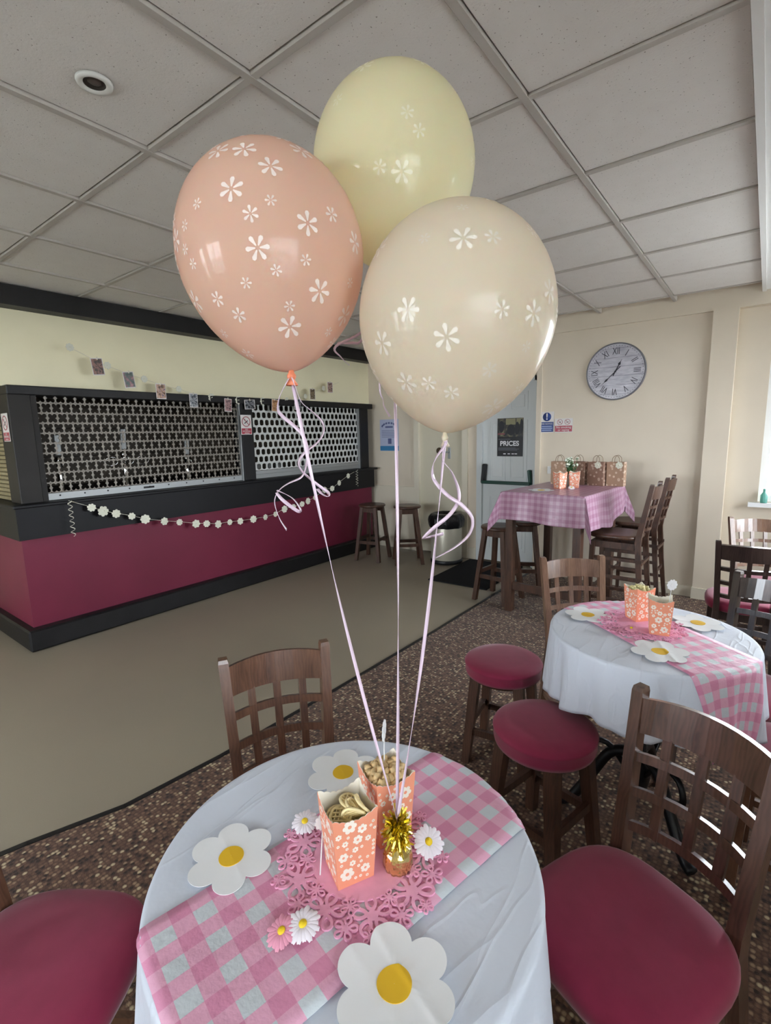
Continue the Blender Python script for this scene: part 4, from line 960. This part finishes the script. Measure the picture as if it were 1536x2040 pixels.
# gold balloon weight
WX, WY = -.436, .578
t = thing('balloon_weight', 'gold foil balloon weight with tinsel top on the pink doily', 'balloon weight', (WX, WY, T + .006))
b = B(); lathe(b, [(.017, 0), (.023, .003), (.0245, .012), (.024, .028), (.021, .036), (.012, .042), (.008, .047)], 40, fn=lambda a, z: 1 + .035 * math.sin(13 * a + 40 * z) + .02 * math.sin(29 * a)); obj('foil_wrap', b, 'gold', t, False)
b = B(); q = random.Random(5)
for k in range(640):
    a = q.uniform(0, 2 * PI); el = q.uniform(-.5, 1.3); L = q.uniform(.012, .027) * (1.25 if el > .7 else 1); d = Vector((math.cos(a) * math.cos(el), math.sin(a) * math.cos(el), math.sin(el)))
    p0 = Vector((0, 0, .056 + q.uniform(-.008, .022))); pt = [p0 + d * .004, p0 + d * L * .6 + Vector((0, 0, .003)), p0 + d * L + Vector((q.uniform(-.004, .004), q.uniform(-.004, .004), q.uniform(-.006, .006)))]
    w = Vector((q.uniform(-1, 1), q.uniform(-1, 1), q.uniform(-1, 1))).cross(d).normalized() * .0017
    vs = [b.verts.new(x + s_ * w) for x in pt for s_ in (-1, 1)]
    for i in (0, 2): b.faces.new((vs[i], vs[i + 1], vs[i + 3], vs[i + 2]))
o = obj('tinsel', b, 'tinsel', t); o['kind'] = 'stuff'
b = B(); tube(b, [(0, 0, .045), (.001, 0, .075), (0, 0, .095)], .002, 6); obj('stem', b, 'ribbon', t)
WT = Vector((WX, WY, T + .006 + .088))

# ------------------------------------------------------------------ balloons
def balloon(lab, knot, centre, m, mk, pm, ribs, slack, seed, nfl=46, kn='peachk'):
    knot, centre = Vector(knot), Vector(centre); ax = (centre - knot); hb = ax.length; R = .140; ht = .150
    t = thing('balloon', lab, 'balloon', knot, 0, 'helium balloons on ribbons'); qd = Vector((0, 0, 1)).rotation_difference(ax.normalized()).to_matrix().to_4x4()
    def prof(a):
        r = R * math.sin(a) ** (1.34 if a < PI / 2 else .98); return max(r, .0045 if a < PI / 2 else 0), hb - math.cos(a) * (hb - .004 if a < PI / 2 else ht)
    b = B(); n = 64; rings = []
    for i in range(1, 56):
        r, z = prof(PI * i / 56); rings.append([qd @ Vector((r * math.cos(2 * PI * k / n), r * math.sin(2 * PI * k / n), z)) for k in range(n)])
    ring_loft(b, rings); obj('latex_skin', b, m, t, True)
    b = B(); lathe(b, [(.0045, .006), (.0055, .001), (.0085, -.003), (.0075, -.008), (.005, -.010), (.011, -.018), (.0105, -.020), (.003, -.017)], 16, caps=False); o = obj('knot', b, mk, t, True); o.scale = (.85, .85, .9) if mk == 'peachk' else (.62, .62, .8)
    q = random.Random(seed); b = B(); placed = []
    for tr in range(3000):
        if len(placed) >= nfl: break
        a = math.acos(q.uniform(-.93, .86)); a = PI - a if False else a; ph = q.uniform(0, 2 * PI); rad = q.choice((.0075, .0105, .0155, .0165)); r, z = prof(a); p = Vector((r * math.cos(ph), r * math.sin(ph), z))
        if any((p - o).length < rad + ro + .004 for o, ro in placed): continue
        placed.append((p, rad)); e = .01; r2, z2 = prof(a + e); tn = Vector(((r2 - r) * math.cos(ph), (r2 - r) * math.sin(ph), z2 - z)).normalized(); tp = Vector((-math.sin(ph), math.cos(ph), 0)); nn = tp.cross(tn).normalized()
        if nn.dot(Vector((math.cos(ph), math.sin(ph), 0))) < 0 and abs(a - PI / 2) < 1.4: nn = -nn
        spin = q.uniform(0, 6)
        def onskin(u, v):
            w = p + tp * u + tn * v; dirv = (w - Vector((0, 0, hb))); rr = math.hypot(w.x, w.y); pp = math.atan2(w.y, w.x)
            zc = (hb - w.z); k = zc / (hb - .004 if zc > 0 else ht); k = max(-1, min(1, k)); aa = math.acos(k); r_, z_ = prof(aa); 
            s_ = (r_ + .0006) ; return qd @ Vector((s_ * math.cos(pp), s_ * math.sin(pp), z_))
        npet = 6
        for k in range(npet):
            an = spin + 2 * PI * k / npet; out = []
            for f, wd_ in ((.18, .05), (.55, .13), (.82, .2), (1.0, .1)): out.append((f, wd_))
            pl = [(f * rad * math.cos(an) - w_ * rad * math.sin(an), f * rad * math.sin(an) + w_ * rad * math.cos(an)) for f, w_ in out] + [(f * rad * math.cos(an) + w_ * rad * math.sin(an), f * rad * math.sin(an) - w_ * rad * math.cos(an)) for f, w_ in out[::-1]]
            try: b.faces.new([b.verts.new(onskin(u, v)) for u, v in pl])
            except ValueError: pass
    o = obj('daisy_print', b, pm, t); o['kind'] = 'stuff'
    b = B(); W = WT - knot; side = W.cross(Vector((0, 0, 1))).normalized() if W.cross(Vector((0, 0, 1))).length > 1e-4 else Vector((1, 0, 0)); pts = []
    for i in range(41):
        f = i / 40; pts.append(Vector((0, 0, -.008)) * (1 - f) + W * f + Vector((slack[0], slack[1], 0)) * math.sin(PI * f))
    ribbon(b, pts, .0055, .0004, 5.5, .6 + seed); obj('ribbon', b, 'ribbon', t)
    for k, (path, w, tw) in enumerate(ribs):
        sp = spline([Vector(p) - knot + Vector((.6, -.78, 0)) * (.012 * math.sin(i * 1.1 + k)) for i, p in enumerate(path)], 6); b = B(); ribbon(b, sp, w, .0004, tw, .4); obj('ribbon_curl', b, 'ribbon', t)
    return t
p1 = [(-.593, .535, 1.566), (-.596, .534, 1.559), (-.604, .524, 1.536), (-.608, .519, 1.517), (-.605, .523, 1.506), (-.593, .537, 1.49), (-.583, .548, 1.474), (-.578, .553, 1.45), (-.581, .55, 1.43), (-.588, .543, 1.41), (-.604, .525, 1.399), (-.613, .514, 1.388), (-.616, .511, 1.372), (-.611, .516, 1.347), (-.606, .523, 1.326)]
p2 = [(-.590, .538, 1.564), (-.588, .542, 1.551), (-.584, .547, 1.528), (-.574, .558, 1.513), (-.563, .568, 1.497), (-.561, .571, 1.481), (-.567, .565, 1.465), (-.581, .55, 1.45), (-.59, .54, 1.434), (-.588, .543, 1.418), (-.572, .56, 1.397), (-.558, .573, 1.384), (-.558, .573, 1.378), (-.566, .565, 1.383), (-.571, .56, 1.389)]
p3 = [(-.613, .514, 1.388), (-.600, .513, 1.375), (-.584, .525, 1.356), (-.582, .53, 1.358), (-.59, .524, 1.378), (-.606, .51, 1.392)]
c1 = [(-.372, .627, 1.466), (-.373, .628, 1.458), (-.384, .621, 1.44), (-.388, .619, 1.422), (-.384, .621, 1.403), (-.367, .631, 1.381), (-.351, .64, 1.369), (-.339, .646, 1.351), (-.341, .645, 1.328), (-.357, .637, 1.305), (-.383, .621, 1.285)]
c2 = [(-.371, .627, 1.462), (-.376, .626, 1.437), (-.364, .633, 1.418), (-.354, .638, 1.392), (-.354, .638, 1.373), (-.367, .631, 1.354), (-.389, .618, 1.335), (-.399, .611, 1.322), (-.396, .613, 1.318), (-.373, .627, 1.323)]
y1 = [(-.529, .714, 1.748), (-.55, .70, 1.70), (-.589, .707, 1.642), (-.604, .694, 1.638), (-.623, .677, 1.64)]
y2 = [(-.529, .714, 1.745), (-.57, .70, 1.66), (-.625, .675, 1.632), (-.619, .68, 1.615), (-.608, .69, 1.6)]
y3 = [(-.529, .714, 1.742), (-.548, .71, 1.65), (-.55, .704, 1.56), (-.544, .705, 1.536), (-.542, .706, 1.523), (-.534, .711, 1.505)]
balloon('peach balloon with white daisy print, left of the three', (-.589, .534, 1.57), (-.627, .541, 1.752), 'peach', 'peachk', 'bprint', [(p1, .0055, 4), (p2, .0055, -4), (p3, .0055, 3)], (-.012, 0), 3, 96)
balloon('cream balloon hanging lowest, right of the three', (-.371, .626, 1.471), (-.372, .660, 1.641), 'cream', 'cream', 'cprint', [(c1, .0055, 4), (c2, .0055, -4)], (.006, .004), 8, 60)
balloon('lemon yellow balloon, highest and furthest back of the three', (-.532, .722, 1.755), (-.556, .767, 1.935), 'yellowl', 'yellowl', 'yprint', [(y1, .0045, 3), (y2, .0045, 2), (y3, .004, 3)], (.004, .004), 10, 36)

# ------------------------------------------------------------------ tall table
TX, TY, TR = -1.292, 4.10, math.radians(-4); TH = 1.0
t = thing('tall_table', 'tall dark wooden table under the pink gingham cloth by the clock wall', 'table', (TX, TY, .004), TR)
b = B(); box(b, (0, 0, TH - .024), (.64, .89, .03), None, 0, .004); obj('tabletop', b, 'barwood', t)
for sx in (-1, 1):
    for sy in (-.40, .34):
        b = B(); box(b, (sx * .272, sy, (TH - .04) / 2), (.062, .062, TH - .04), None, 0, .004); obj('leg', b, 'barwood', t)
for sy in (-.40, .34):
    b = B(); box(b, (0, sy, .22), (.50, .03, .06)); obj('stretcher', b, 'barwood', t)
# draped rectangular cloth
b = B(); uvl = b.loops.layers.uv.new('UVMap'); hw, hd, dr = .328, .452, .225; nu, nv = 150, 180; U, V = hw + dr, hd + dr; grid = []
def drape(u, v):
    ex, ey = max(0, abs(u) - hw), max(0, abs(v) - hd); x = max(-hw, min(hw, u)); y = max(-hd, min(hd, v)); sx, sy = math.copysign(1, u), math.copysign(1, v); z = TH + .0005 + .0012 * noise.noise((u * 9, v * 9, 0))
    if ex and ey:      # corner: hangs as a folded point
        d = math.hypot(ex, ey); k = min(ex, ey) / max(ex, ey); fl = .085 * k * min(1, d / dr)
        x += sx * (.006 + .010 * d / dr + fl * .75); y += sy * (.006 + .010 * d / dr + fl * .75); z -= max(ex, ey) + .45 * min(ex, ey)
    elif ex: x += sx * (.006 + .03 * ex / dr + .012 * ex / dr * math.sin(v * 22 + 1)); z -= ex * ((1.22 - .35 * max(0, v) / hd + .08 * math.sin(v * 9 + 1)) if sx > 0 else 1 + .03 * math.sin(v * 7))
    elif ey: y += sy * (.006 + .02 * ey / dr + .008 * ey / dr * math.sin(u * 24)); z -= ey * (1 + .04 * math.sin(u * 9))
    return (x, y, z)
for i in range(nu + 1):
    grid.append([(b.verts.new(drape(-U + 2 * U * i / nu, -V + 2 * V * j / nv)), (-U + 2 * U * i / nu, -V + 2 * V * j / nv)) for j in range(nv + 1)])
for i in range(nu):
    for j in range(nv):
        qd = [grid[i][j], grid[i + 1][j], grid[i + 1][j + 1], grid[i][j + 1]]; f = b.faces.new([x[0] for x in qd]); f.smooth = True
        for lp, x in zip(f.loops, qd): lp[uvl].uv = x[1]
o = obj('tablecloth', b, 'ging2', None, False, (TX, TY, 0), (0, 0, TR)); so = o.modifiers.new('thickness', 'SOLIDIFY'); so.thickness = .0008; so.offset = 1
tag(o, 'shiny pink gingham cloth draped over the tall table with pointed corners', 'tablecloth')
napkin(-1.40, 3.86, TH + .003, .10, .3, 'flat white daisy napkin on the near left of the tall table', 0, None, 21)
scallop_carton('coral daisy carton at the left on the tall table', -1.318, 4.06, TH + .002, math.radians(-30), seed=14, sc=1.05)
scallop_carton('coral daisy carton at the right on the tall table, next to the sprig', -1.235, 4.17, TH + .002, math.radians(10), seed=15, sc=1.05)
fabric_daisy(-1.225, 4.06, TH + .010, .028, 'whitepetal', 'white fabric daisy lying between the cartons on the tall table', (.4, .2, 0))
t = thing('flower_sprig', 'sprig of small white flowers with green leaves behind the tall table cartons', 'flowers', (-1.285, 4.24, TH + .002)); t.scale = (1.35,) * 3
b = B(); q = random.Random(9); lathe(b, [(.0, 0), (.022, 0), (.028, .05), (.026, .05), (.0, .045)], 18, caps=False); obj('pot', b, 'white', t, True)
bs, bl, bf = B(), B(), B()
for k in range(26):
    a = q.uniform(0, 6.28); L = q.uniform(.08, .15); r = q.uniform(.01, .06); tip = Vector((r * math.cos(a), r * math.sin(a), .045 + L)); tube(bs, [(0, 0, .04), tip * .6 + Vector((0, 0, .02)), tip], .0012, 4)
    for j in range(3):
        m = Matrix.Translation(tip * (.55 + .17 * j) + Vector((0, 0, .015))) @ Euler((q.uniform(-1, 1), q.uniform(-1, 1), q.uniform(0, 6))).to_matrix().to_4x4(); prism(bl, [(-.004, 0), (0, -.013), (.004, 0), (0, .013)], -.0003, .0003, m)
    bmesh.ops.create_icosphere(bf, subdivisions=1, radius=q.uniform(.005, .009), matrix=Matrix.Translation(tip))
obj('stems', bs, 'leaf', t); o = obj('leaves', bl, 'leaf', t); o['kind'] = 'stuff'; o = obj('blossoms', bf, 'sprig', t, True); o['kind'] = 'stuff'
def gift_bag(lab, x, y, rz, m, daisy=None, w=.135, d=.075, h=.20):
    t = thing('gift_bag', lab, 'gift bag', (x, y, TH + .002), rz, 'floral paper gift bags'); b = B(); n = 1; th = .0015
    out = [(-w / 2, -d / 2), (0, -d / 2), (w / 2, -d / 2), (w / 2 - .010, 0), (w / 2, d / 2), (0, d / 2), (-w / 2, d / 2), (-w / 2 + .010, 0)]; ins = [(px * .985, py * .97) for px, py in out]
    base = [(-w / 2, -d / 2), (0, -d / 2), (w / 2, -d / 2), (w / 2 - .001, 0), (w / 2, d / 2), (0, d / 2), (-w / 2, d / 2), (-w / 2 + .001, 0)]
    ring_loft(b, [[(px, py, 0) for px, py in base], [(px, py, h) for px, py in out], [(px, py, h) for px, py in ins], [(px * .98, py * .97, .003) for px, py in base]], True, True, 0, False); obj('bag_body', b, m, t)
    for sy in (-1, 1):
        b = B(); tube(b, spline([(-.028, sy * (d / 2 - .004), h - .03), (-.028, sy * (d / 2 - .004), h), (-.024, sy * d / 2 * .8, h + .035), (0, sy * d / 2 * .7, h + .055), (.024, sy * d / 2 * .8, h + .035), (.028, sy * (d / 2 - .004), h), (.028, sy * (d / 2 - .004), h - .03)], 5), .0022, 6); obj('handle', b, 'cord', t)
    if daisy is not None:
        b = B(); prism(b, petal_outline(7, .03, .62, 63), -.001, .001); lathe(b, [(.008, .001), (.006, .003), (0, .0032)], 10); obj('daisy', b, 'felt_white', t, False, (daisy, -d / 2 - .004, h - .025), (PI / 2, 0, 0))
gift_bag('floral kraft gift bag furthest left, behind the cartons', -1.44, 4.42, math.radians(4), 'kraftl')
gift_bag('floral kraft gift bag second from left, behind the white sprig', -1.285, 4.44, math.radians(-6), 'kraft')
gift_bag('darker floral gift bag with a white daisy in the middle of its front', -1.12, 4.42, math.radians(-12), 'kraft', 0.02)
gift_bag('paler floral gift bag with a daisy at its corner, furthest right', -.975, 4.44, math.radians(-4), 'kraftl', .03)
t = thing('bottle', 'small teal glass bottle on the window sill', 'bottle', (.02, 4.95, .862)); b = B(); lathe(b, [(0, 0), (.022, 0), (.024, .01), (.024, .06), (.009, .085), (.009, .11), (0, .11)], 18, caps=False); obj('bottle_body', b, 'teal', t, True)
